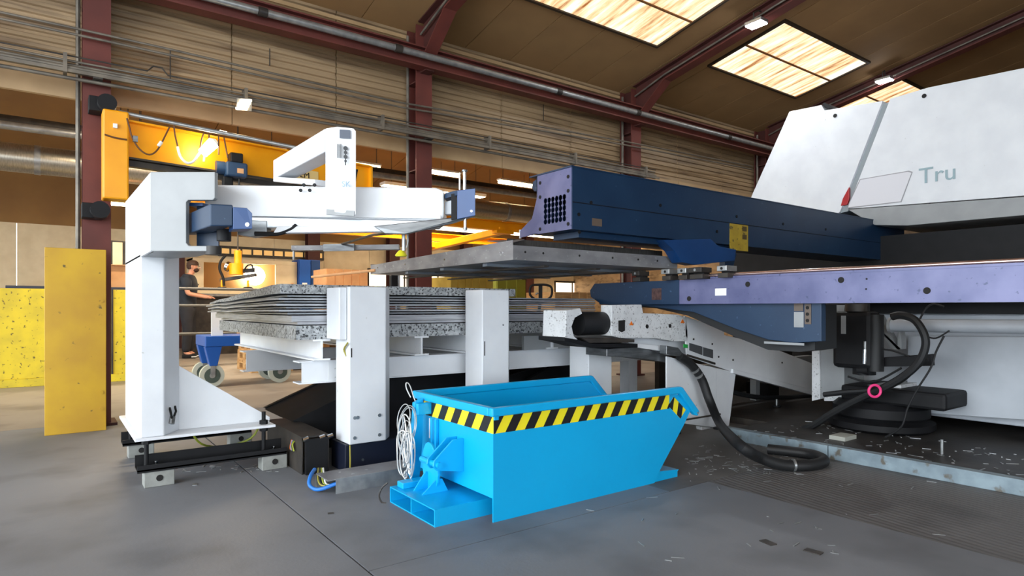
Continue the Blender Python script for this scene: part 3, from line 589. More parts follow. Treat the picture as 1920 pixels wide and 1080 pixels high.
# base frame: two black channels, levelling bolts, concrete feet
for (y0, y1) in ((3.60, 3.71), (4.36, 4.46)):
    MB().box(0.355, 1.08, y0, y1, 0.086, 0.094).build('base_rail', BLACK, ld)
    MB().box(0.355, 1.08, y1 - 0.008, y1, 0.094, 0.15).build('base_rail', BLACK, ld)
    MB().box(0.355, 1.08, y0, y0 + 0.008, 0.078, 0.115).build('base_rail', BLACK, ld)
for (x, y) in ((0.40, 3.655), (0.97, 3.655), (0.40, 4.41), (0.97, 4.41)):
    lb_ = MB().cyl((x, y, 0.09), (x, y, 0.32), 0.011, n=10).build('levelling_bolt', BLACK, ld)
    MB().cyl((x, y, 0.25), (x, y, 0.272), 0.022, n=6).build('nut', BLACK, lb_)
    MB().cyl((x, y, 0.212), (x, y, 0.236), 0.022, n=6).build('nut', BLACK, lb_)
for (x, y) in ((0.44, 3.635), (1.02, 3.635)): MB().cyl((x, y, 0.094), (x, y, 0.125), 0.009, n=8).build('anchor_bolt', CHROME, ld)
CONC = mat('concrete_block', (150, 152, 148), 0.8, c2=(128, 130, 126), scale=12, bump=0.2)
for (x, y) in ((0.385, 3.605), (0.95, 3.605), (0.385, 4.37), (0.95, 4.37)):
    fb_ = MB().box(x, x + 0.135, y, y + 0.09, 0.0, 0.086).build('foot_block', CONC, ld, bevel=0.004)
    MB().cyl((x + 0.068, y, 0.043), (x + 0.068, y - 0.003, 0.043), 0.016, n=14).build('foot_hole', DARK, fb_)
for dx in (0.0, 0.03): MB().tube([(0.505 + dx, 3.66 + dx * 1.4, 0.385), (0.508 + dx, 3.645 + dx * 1.4, 0.36), (0.515 + dx * 0.4, 3.655 + dx, 0.33)], 0.0055, n=6).build('cable_gland', BLACK, ld)
MB().cyl((0.512, 3.66, 0.30), (0.518, 3.672, 0.335), 0.016, n=10).build('cable_gland', STEEL, ld)
MB().tube([(0.62, 3.75, 0.236), (0.68, 3.8, 0.15), (0.82, 3.9, 0.10), (0.95, 3.85, 0.14), (1.0, 3.82, 0.236)], 0.006, n=6, smooth=4).build('ground_wire', mat('ground_wire', (150, 160, 50), 0.5), ld)

# ================================================================== WHITE GUIDE POSTS
def post(x0, x1, y0, zb, zt, label, side=True):
    p = thing('guide_post', ((x0 + x1) / 2, y0 + 0.08, zb), label, 'post', 'white stack guide posts')
    ch = 0.055
    pts = [(x0, y0), (x1 - ch, y0), (x1, y0 + ch * 1.3), (x1, y0 + 0.20), (x0, y0 + 0.20)]
    return p, MB().prism([(x, y, zb) for x, y in pts], (0, 0, zt - zb)).build('tube', WHITE, p, bevel=0.006)
p1, t1 = post(1.315, 1.585, 3.27, 0.155, 1.016, 'wide white guide post with side box, left of the blue skip', 1)
MB().box(1.27, 1.313, 3.30, 3.494, 0.725, 1.012).build('side_box', WHITE, p1, bevel=0.005)
bb_ = MB().box(1.30, 1.72, 3.29, 3.50, 0.0, 0.153).build('base_box', mat('black_navy', (16, 22, 40), 0.45), p1, bevel=0.004)
bolts(bb_, [(x, 3.29, z) for x, z in ((1.40, 0.06), (1.62, 0.07))], (0, -1, 0), 0.007)
bolts(t1, [(x, 3.27, z) for x, z in ((1.345, 0.30), (1.345, 0.19), (1.49, 0.30), (1.49, 0.19), (1.362, 0.30))], (0, -1, 0), 0.010, 0.004, GALV)
for x, z0_, z1_ in ((1.325, 0.63, 0.68),): MB().box(x, x + 0.006, 3.2685, 3.27, z0_, z1_).build('slot', DARK, t1)
MB().tube([P(652, 643, t=3.4), P(645, 655, t=3.45), P(650, 668, t=3.45)], 0.005, n=6, smooth=3).build('wire', mat('wire_olive', (150, 140, 50), 0.5), p1)
MB().tube([(1.315, 3.262, 0.155), (1.312, 3.25, 0.09), (1.30, 3.22, 0.03)], 0.004, n=6).build('wire', MATS['wire_olive'], p1)
p2, t2 = post(2.18, 2.44, 3.27, 0.0, 1.013, 'white scuffed guide post behind the middle of the blue skip', 2)
MB().box(2.195, 2.201, 3.2685, 3.27, 0.60, 0.69).build('slot', DARK, t2)
bolts(t2, [(2.34, 3.27, 0.79)], (0, -1, 0), 0.006, 0.003)
p3, t3 = post(3.02, 3.30, 3.20, 0.0, 0.64, 'short white support post behind the right end of the skip', 1)
MB().box(3.00, 3.32, 3.18, 3.42, 0.64, 0.665).build('cap', DKBROWN, p3)

# floor channel and cable duct by the loader
fc = thing('floor_channel', (1.3, 3.0, 0), 'bare steel channel on the floor between cable duct and skip', 'channel')
MB().box(1.12, 1.56, 2.95, 2.956, 0.0, 0.072).build('channel_side', GALV, fc)
MB().box(1.08, 1.56, 2.956, 3.12, 0.066, 0.072).build('channel_top', TRAYM, fc)
MB().box(1.08, 1.56, 3.114, 3.12, 0.0, 0.066).build('channel_side', GALV, fc)
dk = thing('cable_duct', (1.18, 3.7, 0), 'dark greasy steel cable duct running back from the floor channel', 'cable duct')
MB().box(1.10, 1.106, 3.40, 4.06, 0.0, 0.195).build('duct_side', DKBROWN, dk)
MB().box(1.10, 1.25, 3.40, 4.06, 0.195, 0.202).build('duct_lid', DKBROWN, dk)
MB().box(1.244, 1.25, 3.40, 4.06, 0.0, 0.195).build('duct_side', DKBROWN, dk)
MB().box(1.115, 1.235, 3.375, 3.40, 0.0, 0.19).build('end_plate', BLACK, dk)
for x in (1.10, 1.19, 1.235): MB().cyl((x, 3.385, 0.19), (x + 0.03, 3.385, 0.197), 0.012, n=8).build('clamp', CHROME, dk)
for k in range(5):
    m_ = (MATS['ground_wire'], BLACK, MATS['wire_olive'], BLUEH, ORANGE)[k]
    MB().tube([(1.099, 3.52 + 0.012 * k, 0.16), (1.085, 3.51 + 0.01 * k, 0.145 - 0.006 * k), (1.09, 3.50 + 0.012 * k, 0.11)], 0.004, n=6, smooth=3).build('wire', m_, dk)
hs = thing('hose_bundle', (1.12, 3.05, 0.0), 'blue air hose and yellow wires bending into the floor channel', 'hose')
MB().tube([P(590, 880, t=3.2), P(582, 893, t=3.12), P(580, 908, t=3.08), P(590, 917, t=3.06), P(606, 916, t=3.05), P(632, 906, t=3.06)], 0.0095, n=10, smooth=5).build('air_hose', BLUEH, hs, smooth=True)
for k in range(4):
    MB().tube([P(597 + 3 * k, 878, t=3.22), P(596 + 4 * k, 895, t=3.12), P(600 + 4 * k, 908, t=3.08), P(612 + 4 * k, 912 - k, t=3.07)], 0.0045, n=6, smooth=4).build('wire', (MATS['wire_olive'], BLACK, MATS['ground_wire'], PAPER)[k], hs, smooth=True)

# ================================================================== STACK TABLE, LIFT AND SHEETS
tb = thing('stack_table', (2.4, 4.2, 0), 'white welded table frame of I beams carrying the sheet stack', 'table')
def cbeam(y, x0, x1, z0, z1, flip=1):
    MB().box(x0, x1, y, y + 0.01, z0, z1).build('long_beam', WHITE, tb)
    for zz in (z0 - 0.008, z1): MB().box(x0 - 0.02, x1, y - 0.01, y + 0.10, zz, zz + 0.008).build('beam_flange', WHITE, tb)
cbeam(3.55, 1.15, 4.2, 0.478, 0.590); cbeam(4.62, 1.11, 4.2, 0.462, 0.590)
MB().box(1.30, 1.36, 3.548, 3.60, 0.478, 0.590).build('web_stiffener', WHITE, tb)
for x in (1.245, 1.88, 2.25, 2.95, 3.6):
    MB().box(x - 0.006, x + 0.006, 3.50, 5.35, 0.612, 0.712).build('cross_web', WHITE, tb)
    for zz in (0.602, 0.712): MB().box(x - 0.05, x + 0.05, 3.50, 5.35, zz, zz + 0.01).build('cross_flange', WHITE, tb)
for (x, y) in ((3.9, 3.6), (3.9, 4.6), (2.6, 5.2)):
    MB().box(x - 0.05, x + 0.05, y, y + 0.1, 0.0, 0.468 if y < 5 else 0.60).build('leg', WHITE, tb)
MB().box(2.70, 3.9, 3.52, 3.545, 0.60, 0.70).build('edge_board', GREYW, tb)
lf = thing('scissor_lift', (2.4, 4.2, 0), 'black scissor lift base under the white stack table', 'lift')
MB().box(1.40, 3.8, 3.95, 4.55, 0.0, 0.07).build('base_frame', BLACK, lf)
for y in (3.88, 4.50):
    MB().prism([(1.20, y, 0.21), (1.85, y, 0.465), (2.55, y, 0.465), (2.75, y, 0.38), (3.0, y, 0.33), (3.35, y, 0.465), (3.8, y, 0.465), (3.8, y, 0.07), (1.42, y, 0.07)], (0, 0.04, 0)).build('side_skirt', BLACK, lf)
MB().prism([(1.20, 3.92, 0.20), (1.85, 3.92, 0.455), (1.85, 3.92, 0.44), (1.22, 3.92, 0.19)], (0, 0.58, 0)).build('ramp_cover', BLACK, lf)
for a, b_ in (((1.5, 0.1), (3.6, 0.44)), ((3.6, 0.1), (1.9, 0.44))):
    for y in (4.02, 4.42):
        d = Vector((b_[0] - a[0], 0, b_[1] - a[1])).normalized(); n_ = Vector((-d.z, 0, d.x)) * 0.03
        p0 = Vector((a[0], y, a[1])); p1_ = Vector((b_[0], y, b_[1]))
        MB().prism([p0 - n_, p1_ - n_, p1_ + n_, p0 + n_], (0, 0.03, 0)).build('scissor_arm', BLACK, lf)

def slab_thing(x0, x1, y0, y1, z0, z1, label, m=None):
    s = thing('support_tray', ((x0 + x1) / 2, (y0 + y1) / 2, z0), label, 'tray', 'zinc trays of the stack')
    MB().box(x0, x1, y0, y1, z1 - 0.006, z1).build('top_plate', SPECK, s)
    for a in ((x0, x1, y0, y0 + 0.006), (x0, x1, y1 - 0.006, y1)): MB().box(*a, z0, z1 - 0.006).build('side_lip', SPECK, s)
    for a in ((x0, x0 + 0.006, y0 + 0.006, y1 - 0.006), (x1 - 0.006, x1, y0 + 0.006, y1 - 0.006)): MB().box(*a, z0, z1 - 0.006).build('end_lip', SPECK, s)
    MB().box(x0 + 0.006, x1 - 0.006, y0 + 0.006, y1 - 0.006, z0, z0 + 0.004).build('bottom_plate', SPECK, s)
slab_thing(1.10, 4.0, 3.50, 5.42, 0.722, 0.800, 'spangled zinc support tray at the bottom of the sheet stack')
# individual sheets: flat in front, sagging and fanned out towards the far left corner
def sheet(z, th, x0, y0, y1, droop, m, label, taper=0.0, x1=3.38):
    nx, ny = 10, 12; vs = []; fs = []
    for side in (0, 1):
        for i in range(nx + 1):
            for j in range(ny + 1):
                u = i / nx; v = j / ny; x = x0 + (x1 - x0) * u ** 1.6; y = y0 + (y1 - y0) * v
                fall = min(1.0, max(0.0, y - 3.65) / 1.7) * min(1.0, max(0.0, 1 - (x - 1.0) / 1.4))
                vs.append((x, y, z + th * side * (1 - taper * fall) - droop * fall + 0.004 * math.sin(y * 9) * fall))
    n = (nx + 1) * (ny + 1); idx = lambda s_, i, j: s_ * n + i * (ny + 1) + j
    for i in range(nx):
        for j in range(ny):
            fs.append((idx(0, i, j), idx(0, i, j + 1), idx(0, i + 1, j + 1), idx(0, i + 1, j))); fs.append((idx(1, i, j), idx(1, i + 1, j), idx(1, i + 1, j + 1), idx(1, i, j + 1)))
    for i in range(nx):
        fs.append((idx(0, i, 0), idx(0, i + 1, 0), idx(1, i + 1, 0), idx(1, i, 0))); fs.append((idx(0, i, ny), idx(1, i, ny), idx(1, i + 1, ny), idx(0, i + 1, ny)))
    for j in range(ny):
        fs.append((idx(0, 0, j), idx(1, 0, j), idx(1, 0, j + 1), idx(0, 0, j + 1))); fs.append((idx(0, nx, j), idx(0, nx, j + 1), idx(1, nx, j + 1), idx(1, nx, j)))
    return tag(MB().add(vs, fs).build('steel_sheet', m, None, smooth=False), label, 'sheet', 'steel sheets in the stack')
ORD = ['lowest', 'second from the bottom', 'third from the bottom', 'fourth from the bottom', 'fifth from the bottom', 'sixth from the bottom', 'seventh from the bottom', 'eighth from the bottom', 'ninth from the bottom']
zz = 0.806
for k, (th, dx, m_) in enumerate(((0.014, 0.05, SHEETL), (0.034, 0.02, SHEETL), (0.009, 0.0, SHEET), (0.010, -0.05, SHEETL), (0.008, -0.01, SHEET), (0.011, -0.06, SHEETL), (0.008, -0.02, SHEET), (0.009, -0.05, SHEETL), (0.009, 0.0, SHEET))):
    sheet(zz, th, 1.06 + dx, 3.505 + 0.006 * (k % 3), 5.40 + 0.08 * math.sin(k * 2.1), 0.0055 * max(0, k - 1), m_, 'grey steel sheet in the stack, %s, %s' % (ORD[k], 'edge bent down at the left' if k > 1 else 'lying flat'))
    zz += th + (0.007 if k else 0.002)
ZTOP = zz
sheet(ZTOP + 0.002, 0.052, 1.02, 3.515, 5.38, 0.048, SPECK, 'thick spangled zinc sheet lying on top of the stack', taper=0.8, x1=2.62)

# ================================================================== LIFTED TRAY (steel pan hanging above the stack)
ty = thing('steel_pan', (2.9, 4.0, 1.17), 'dull steel pan raised above the sheet stack, pointing at the camera', 'pan')
X0, X1, Y0, Y1 = 2.22, 3.72, 3.0, 5.05
zb, zt_ = 1.185, 1.272
MB().box(X0 + 0.004, X1, Y0 + 0.004, Y1, zb, zb + 0.006).build('pan_floor', TRAYU, ty)
fl_ = MB().box(X0, X1, Y0, Y0 + 0.004, zb, zt_).build('front_lip', TRAYM, ty)
MB().prism([(X0, Y0 + 0.004, zb), (X0, Y1, zb), (X0, Y1, zt_ - 0.01), (X0, Y0 + 0.004, zt_ + 0.03)], (0.004, 0, 0)).build('side_lip', TRAYM, ty)
MB().box(X0, X1, Y1 - 0.004, Y1, zb + 0.006, zt_).build('rear_lip', TRAYM, ty)
MB().box(X0 + 0.06, X1, Y0 + 0.14, Y0 + 0.146, zb + 0.006, zt_ + 0.055).build('brush_strip', mat('brush_bristle', (70, 68, 66), 0.8, c2=(46, 44, 42), scale=60, stretch=(6, 1, 0.2)), ty)
MB().prism([(X0 + 0.004, Y0 + 0.05, zt_ + 0.01), (X0 + 0.02, Y0 + 0.30, zt_ + 0.05), (X0 + 0.16, Y0 + 0.10, zt_ + 0.05)], (0, 0, 0.003)).build('corner_flap', TRAYM, ty)
for i, y in enumerate((3.35, 3.9, 4.45)): MB().box(X0 + 0.05, X1, y, y + 0.05, zb - 0.018, zb).build('floor_rib', TRAYU, ty)
for i, x in enumerate((2.5, 2.95, 3.4)): MB().box(x, x + 0.035, Y0 + 0.05, Y1 - 0.05, zb - 0.03, zb - 0.019).build('floor_rib', DKBROWN, ty)
bolts(fl_, [(x, Y0, zb + 0.05) for x in (2.31, 2.45, 2.75, 3.05, 3.3, 3.5)], (0, -1, 0), 0.007, 0.003, DARK)
bolts(ty, [(X0, y, zb + 0.05) for y in (3.1, 3.13, 3.8, 4.4, 4.9)], (-1, 0, 0), 0.007, 0.003, CHROME)
MB().cyl((X0, Y1 - 0.1, zb + 0.03), (X0 - 0.25, Y1 + 0.75, zb + 0.0), 0.012, n=8).build('tie_rod', CARD, ty)

# ================================================================== NAVY BEAM ABOVE (travelling guide) WITH END GRILLE
nb = thing('guide_beam', (4.5, 3.1, 1.2), 'long navy box beam with perforated violet end reaching into the machine', 'beam')
BX0, BX1, BY = 2.60, 7.3, 2.90
zbt, ztp = 1.385, 1.768
fs_ = MB().box(BX0, BX1, BY, BY + 0.006, zbt, ztp).build('front_skin', NAVY, nb)
MB().box(BX0 + 0.0, BX1, BY + 0.006, BY + 0.40, zbt, zbt + 0.006).build('bottom_skin', NAVY, nb)
MB().box(BX0 - 0.01, BX1, BY - 0.004, BY + 0.42, ztp, ztp + 0.008).build('top_skin', NAVY, nb)
MB().box(BX0 + 0.02, BX1, BY + 0.37, BY + 0.376, zbt + 0.006, ztp).build('back_skin', NAVY, nb)
MB().box(BX0, BX1, BY - 0.002, BY, zbt + 0.165, zbt + 0.170).build('seam', BLACK, nb)
# perforated end plate: plate pieces around a grid of round holes
def perf_plate(x, y0, y1, z0, z1, rows, cols, r, hy0, hy1, hz0, hz1, outline):
    m = MB(); bm = bmesh.new()
    dy = (hy1 - hy0) / cols; dz = (hz1 - hz0) / rows; vs = []; fs = []
    for i in range(rows):
        for j in range(cols):
            cy, cz = hy0 + (j + 0.5) * dy, hz0 + (i + 0.5) * dz; n = 8; base = len(vs)
            for k in range(n):
                q = 2 * math.pi * (k + 0.5) / n; vs.append((x, cy + r * math.cos(q), cz + r * math.sin(q)))
            for k in range(n):
                q = 2 * math.pi * (k + 0.5) / n; c_, s_ = math.cos(q), math.sin(q); f_ = max(abs(c_), abs(s_)); vs.append((x, cy + dy / 2 * c_ / f_, cz + dz / 2 * s_ / f_))
            for k in range(n): fs.append((base + k, base + (k + 1) % n, base + n + (k + 1) % n, base + n + k))
            for sy, sz, k in ((1, 1, 0), (-1, 1, 2), (-1, -1, 4), (1, -1, 6)):
                vs.append((x, cy + sy * dy / 2, cz + sz * dz / 2)); fs.append((base + n + k, len(vs) - 1, base + n + (k + 1) % n))
    m.add(vs, fs)
    for (a, b_, c_, d) in ((y0, y1, z0, hz0), (y0, y1, hz1, z1), (y0, hy0, hz0, hz1), (hy1, y1, hz0, hz1)): m.add([(x, a, c_), (x, b_, c_), (x, b_, d), (x, a, d)], [(0, 1, 2, 3)])
    return m
ye = P(1008, 330, X=BX0).y; yl = P(975, 428, X=BX0).y
pp = perf_plate(BX0, BY + 0.006, ye, zbt, ztp, 5, 6, 0.0185, BY + 0.055, ye - 0.065, zbt + 0.055, zbt + 0.225, None).build('end_grille', LILAC, nb)
md = pp.modifiers.new('thickness', 'SOLIDIFY'); md.thickness = 0.005; md.offset = 0
MB().prism([(BX0, ye, zbt), (BX0, yl, zbt - 0.005), (BX0, yl, zbt + 0.04), (BX0, ye + 0.06, zbt + 0.11), (BX0, ye, zbt + 0.26)], (0.005, 0, 0)).build('end_wing', LILAC, nb)
MB().prism([(BX0 + 0.02, ye - 0.02, ztp), (BX0 + 0.02, ye + 0.075, ztp - 0.02), (BX0 + 0.02, ye + 0.09, ztp - 0.06), (BX0 + 0.02, ye + 0.06, ztp - 0.09), (BX0 + 0.02, ye - 0.02, ztp - 0.09)], (1.2, 0, 0)).build('top_cowl', NAVY, nb, bevel=0.003)
MB().box(BX0 + 0.003, BX0 + 0.012, yl, yl + 0.012, zbt - 0.01, zbt + 0.05).build('edge_tab', PAPER, nb)
MB().box(BX0 + 0.25, BX0 + 0.26, BY + 0.02, BY + 0.35, zbt + 0.01, ztp - 0.01).build('inner_wall', DARK, nb)
bolts(pp, [(BX0, BY + 0.035, ztp - 0.055), (BX0, BY + 0.035, zbt + 0.035), (BX0, ye - 0.03, ztp - 0.05), (BX0, ye - 0.03, zbt + 0.03), (BX0, BY + 0.035, zbt + 0.24), (BX0, ye - 0.03, zbt + 0.24)], (-1, 0, 0), 0.012, 0.006, DARK)
bolts(fs_, [P(a, b_, Y=BY) for a, b_ in ((1238, 385), (1085, 402), (1086, 435), (1381, 406), (1468, 420), (1548, 430), (1344, 434), (1108, 380))], (0, -1, 0), 0.012, 0.004, BLACK)
def plate_on(px0, py0, px1, py1, Y, th, name, m, par):
    a, b_, c_, d = P(px0, py0, Y=Y), P(px1, py0, Y=Y), P(px1, py1, Y=Y), P(px0, py1, Y=Y)
    z0_, z1_ = (c_.z + d.z) / 2, (a.z + b_.z) / 2
    MB().box(a.x, b_.x, Y - th, Y, z0_, z1_).build(name, m, par)
plate_on(1110, 410, 1128, 424, BY, 0.003, 'rating_plate', mat('brown_plate', (98, 84, 74), 0.5), fs_)
plate_on(1368, 421, 1402, 470, BY, 0.003, 'warning_label', LABELY, fs_)
plate_on(1392, 425, 1400, 434, BY - 0.003, 0.001, 'warning_sign', mat('warn_dark', (74, 60, 24), 0.5), fs_)
plate_on(1392, 440, 1400, 449, BY - 0.003, 0.001, 'warning_sign', MATS['warn_dark'], fs_)
# corrugated energy chain under the beam, and clamp carriage
MB().box(BX0 + 0.1, 4.3, BY + 0.05, BY + 0.3, zbt - 0.04, zbt - 0.002).build('under_skin', NAVY, nb)
cz0 = P(1300, 492, Y=BY).z
cpo = [P(1240, 450, Y=BY), P(1262, 470, Y=BY), P(1276, 492, Y=BY), P(1300, 497, Y=BY), P(1375, 489, Y=BY), P(1378, 468, Y=BY), P(1345, 462, Y=BY), P(1330, 448, Y=BY)]
MB().prism([V(p.x, BY - 0.012, p.z) for p in cpo], (0, 0.09, 0)).build('carriage_plate', BLUE, nb, bevel=0.003)
MB().prism([V(p.x, BY + 0.08, p.z) for p in (P(1376, 478, Y=BY), P(1398, 474, Y=BY), P(1390, 505, Y=BY), P(1376, 505, Y=BY))], (0, 0.05, 0)).build('carriage_end', NAVY, nb)

# ================================================================== VIOLET CROSS RAIL COMING TOWARDS THE CAMERA
RX = 3.43
rl_ = thing('cross_rail', (RX, 2.3, 0.9), 'worn violet blue cross rail with round holes running towards the camera', 'rail')
ya, yb_ = P(1112, 545, X=RX).y, -0.4
ends = [P(1103, 536, X=RX), P(1100, 546, X=RX), P(1118, 572, X=RX)]
zlo, zhi = 0.925, 1.086
rf_ = MB().prism([(RX, yb_, zlo), (RX, ya - 0.1, zlo), (RX, ya + 0.02, zlo + 0.06), (RX, ya + 0.03, zhi - 0.05), (RX, ya - 0.02, zhi), (RX, yb_, zhi)], (0.02, 0, 0)).build('rail_face', LILAC, rl_)
MB().prism([(RX, 2.75, zlo - 0.001), (RX, ya - 0.1, zlo - 0.001), (RX, ya + 0.02, zlo + 0.06), (RX, ya + 0.03, zhi - 0.05), (RX, ya - 0.02, zhi + 0.001), (RX, 2.75, zhi + 0.001)], (-0.004, 0, 0)).build('rail_nose', NAVY, rl_)
MB().box(RX + 0.02, RX + 0.18, yb_, ya - 0.05, zlo, zlo + 0.1).build('rail_body', NAVY, rl_)
MB().box(RX - 0.004, RX + 0.16, yb_, 2.5, zhi, zhi + 0.012).build('rail_top', LILAC, rl_)
MB().cyl((RX + 0.02, yb_, zhi + 0.022), (RX + 0.02, 2.6, zhi + 0.022), 0.012, n=12).build('guide_rod', mat('polished_rod', (206, 180, 176), 0.2, 0.9), rl_, smooth=True)
for px, py in ((1124, 560), (1292, 560), (1402, 533), (1577, 525), (1738, 545)):
    c0 = P(px, py, X=RX); MB().cyl(c0 - V(0.0015, 0, 0), c0 + V(0.02, 0, 0), 0.0165, n=18).build('hole', DARK, rf_, smooth=True)
for px, py in ((1625, 523), (1624, 542)):
    c0 = P(px, py, X=RX); MB().cyl(c0 - V(0.0015, 0, 0), c0, 0.005, n=8).build('bolt', DARK, rf_)
a, b_ = P(1341, 541, X=RX), P(1362, 554, X=RX); MB().box(RX - 0.002, RX, min(a.y, b_.y), max(a.y, b_.y), min(a.z, b_.z), max(a.z, b_.z)).build('label', PAPER, rf_)
a, b_ = P(1223, 541, X=RX), P(1241, 562, X=RX); MB().box(RX - 0.006, RX - 0.004, min(a.y, b_.y), max(a.y, b_.y), min(a.z, b_.z), max(a.z, b_.z)).build('rusty_label', mat('rust_label', (92, 66, 62), 0.7, c2=(60, 40, 40), scale=40), rl_)
# clamps gripping the pan
for k, (px, py) in enumerate(((1200, 513), (1256, 511), (1287, 510), (1312, 509), (1362, 506))):
    c0 = P(px, py, X=RX - 0.02); g = thing('sheet_clamp', (c0.x, c0.y, zhi), 'small oily steel sheet clamp on the violet rail, number %s from the left' % ('one', 'two', 'three', 'four', 'five')[k], 'clamp', 'sheet clamps')
    w = 0.035 if k != 3 else 0.05
    MB().box(c0.x - 0.04, c0.x + 0.06, c0.y - w, c0.y + w, zhi + 0.001, zhi + 0.03).build('lower_jaw', DKBROWN, g, bevel=0.002)
    MB().box(c0.x - 0.05, c0.x + 0.06, c0.y - w, c0.y + w, zhi + 0.042, zhi + 0.075).build('upper_jaw', DKBROWN if k in (0, 3) else GALV, g, bevel=0.003)
    MB().box(c0.x - 0.01, c0.x + 0.05, c0.y - w * 0.8, c0.y + w * 0.8, zhi + 0.03, zhi + 0.042).build('hinge', DARK, g)
    MB().cyl((c0.x - 0.051, c0.y, zhi + 0.058), (c0.x - 0.053, c0.y, zhi + 0.058), 0.009, n=10).build('screw', DARK if k not in (0, 3) else GALV, g)
# blue belly plate below the rail
bp_ = thing('belly_plate', (3.5, 2.4, 0.6), 'dark blue curved belly plate hanging below the violet rail', 'plate')
BXP = RX + 0.06
pts = [P(1195, 572, X=BXP), P(1300, 585, X=BXP), P(1380, 617, X=BXP), P(1440, 637, X=BXP), P(1490, 643, X=BXP), P(1540, 640, X=BXP), P(1540, 566, X=BXP), P(1195, 566, X=BXP)]
MB().prism(pts, (0.05, 0, 0)).build('skin', NAVY, bp_, bevel=0.003)
MB().prism([P(a, b_, X=BXP + 0.06) for a, b_ in ((1130, 571), (1230, 578), (1290, 592), (1370, 628), (1440, 656), (1500, 660), (1528, 656), (1528, 571))], (0.25, 0, 0)).build('dark_under_panel', RUBBER, bp_)  # black panel added for the dark band below the belly plate
for k, (px, py, w, h, m_) in enumerate(((1489, 568, 17, 15, 'brown_plate'), (1489, 585, 18, 29, None), (1509, 570, 12, 38, 'brown_plate'), (1433, 640, 75, 8, None))):
    a, b_ = P(px, py, X=BXP - 0.002), P(px + w, py + h, X=BXP - 0.002)
    MB().box(BXP - 0.004, BXP - 0.001, min(a.y, b_.y), max(a.y, b_.y), min(a.z, b_.z), max(a.z, b_.z)).build('label_plate', MATS[m_] if m_ else GREYW, bp_)
for k in range(3): c0 = P(1514, 577 + 12 * k, X=BXP - 0.004); MB().cyl(c0, c0 - V(0.002, 0, 0), 0.010, n=12).build('hole', DARK, bp_)

# ================================================================== WHITE PUNCHING MACHINE
HX = 6.6
pm = thing('punching_machine', (6.0, 2.2, 0), 'large white punching machine with slanted hood and grey lettering at right', 'machine')
def HH(px, py, dx=0.0): return P(px, py, X=HX + dx)
def panel(pts, depth, name, m, dx=0.0, bevel=0.004, par=pm): return MB().prism([HH(a, b_, dx) for a, b_ in pts], (depth, 0, 0)).build(name, m, par, bevel=bevel)
panel([(1392, 408), (1411, 363), (1480, 209), (1540, 197), (1546, 207), (1570, 203), (1655, 189), (1575, 397), (1560, 412)], 1.2, 'hood_panel', WHITE)
hp2 = panel([(1669, 185), (1740, 164), (1960, 119), (1960, 364), (1600, 391), (1590, 391), (1595, 375)], 1.2, 'hood_panel', WHITE)
panel([(1650, 196), (1672, 190), (1590, 396), (1568, 402)], 1.0, 'hood_seam', mat('seam_grey', (152, 160, 164), 0.5), dx=0.03)
panel([(1592, 350), (1592, 372), (1588, 384), (1576, 386), (1580, 372)], 0.03, 'red_reflector', mat('reflector_red', (168, 24, 30), 0.35), dx=-0.004)
panel([(1590, 393), (1960, 366), (1960, 400), (1700, 423), (1640, 422)], 1.15, 'hood_sill', GREYW, dx=-0.01)
panel([(1541, 196), (1552, 204), (1566, 204), (1545, 192)], 0.3, 'hood_notch', BLACK, dx=0.02)
wl_ = [(1612, 336), (1704, 320), (1711, 322), (1690, 379), (1588, 391), (1592, 380)]
panel(wl_, 0.004, 'window_seal', mat('seal_grey', (150, 150, 154), 0.5), dx=-0.004, bevel=0, par=hp2)
cx_ = sum(a for a, b_ in wl_) / 6; cy_ = sum(b_ for a, b_ in wl_) / 6
panel([(cx_ + (a - cx_) * 0.965, cy_ + (b_ - cy_) * 0.94) for a, b_ in wl_], 0.004, 'window_pane', mat('hood_window', (222, 222, 228), 0.15, coat=0.5), dx=-0.007, bevel=0, par=hp2)
b0 = HH(1722, 345, -0.006); b1 = HH(1722, 316, -0.006)
text_mesh('lettering', 'Tru', b0, (0, -1, 0), (0, 0, 1), (b1.z - b0.z) / 0.70, mat('letter_grey', (148, 172, 180), 0.5), hp2)
for a, b_ in ((1566, 217), (1733, 180), (1743, 385)): c0 = HH(a, b_); MB().cyl(c0, c0 - V(0.006, 0, 0), 0.02, n=12).build('screw', DARK, hp2)
# throat and lower body
yy0, yy1 = -1.2, 4.3
MB().box(6.75, 7.9, yy0, 4.6, 0.15, 1.62).build('throat_back', BLACK, pm)
MB().box(4.6, 6.7, 0.6, 2.5, 0.97, 1.05).build('machine_table', GREYW, pm, bevel=0.005)
MB().box(5.0, 6.7, -1.0, 2.35, 0.14, 0.86).build('lower_body', WHITESH, pm, bevel=0.01)
MB().box(4.95, 5.0, -1.0, 2.2, 0.86, 0.96).build('dark_ledge', BLACK, pm)
MX = 4.55
def MP(px, py, dx=0.0): return P(px, py, X=MX + dx)
def mpan(pts, depth, name, m, dx=0.0, bevel=0.003, par=pm): return MB().prism([MP(a, b_, dx) for a, b_ in pts], (depth, 0, 0)).build(name, m, par, bevel=bevel)
mpan([(1546, 572), (1583, 572), (1583, 738), (1536, 738), (1536, 650), (1546, 640)], 0.3, 'side_column', GREYW)
mpan([(1522, 655), (1536, 655), (1538, 748), (1522, 752)], 0.06, 'worn_guide', WHITED, dx=-0.02)
mpan([(1530, 617), (1542, 617), (1542, 634), (1530, 634)], 0.05, 'stop_block', BLACK, dx=-0.02)
mpan([(1620, 590), (1648, 590), (1682, 652), (1684, 600), (1690, 640), (1690, 655), (1672, 655), (1638, 612), (1620, 612)], 0.08, 'gusset_bracket', GREYW, dx=0.1)
c0, c1 = MP(1606, 584, -0.12), MP(1606, 698, -0.12)
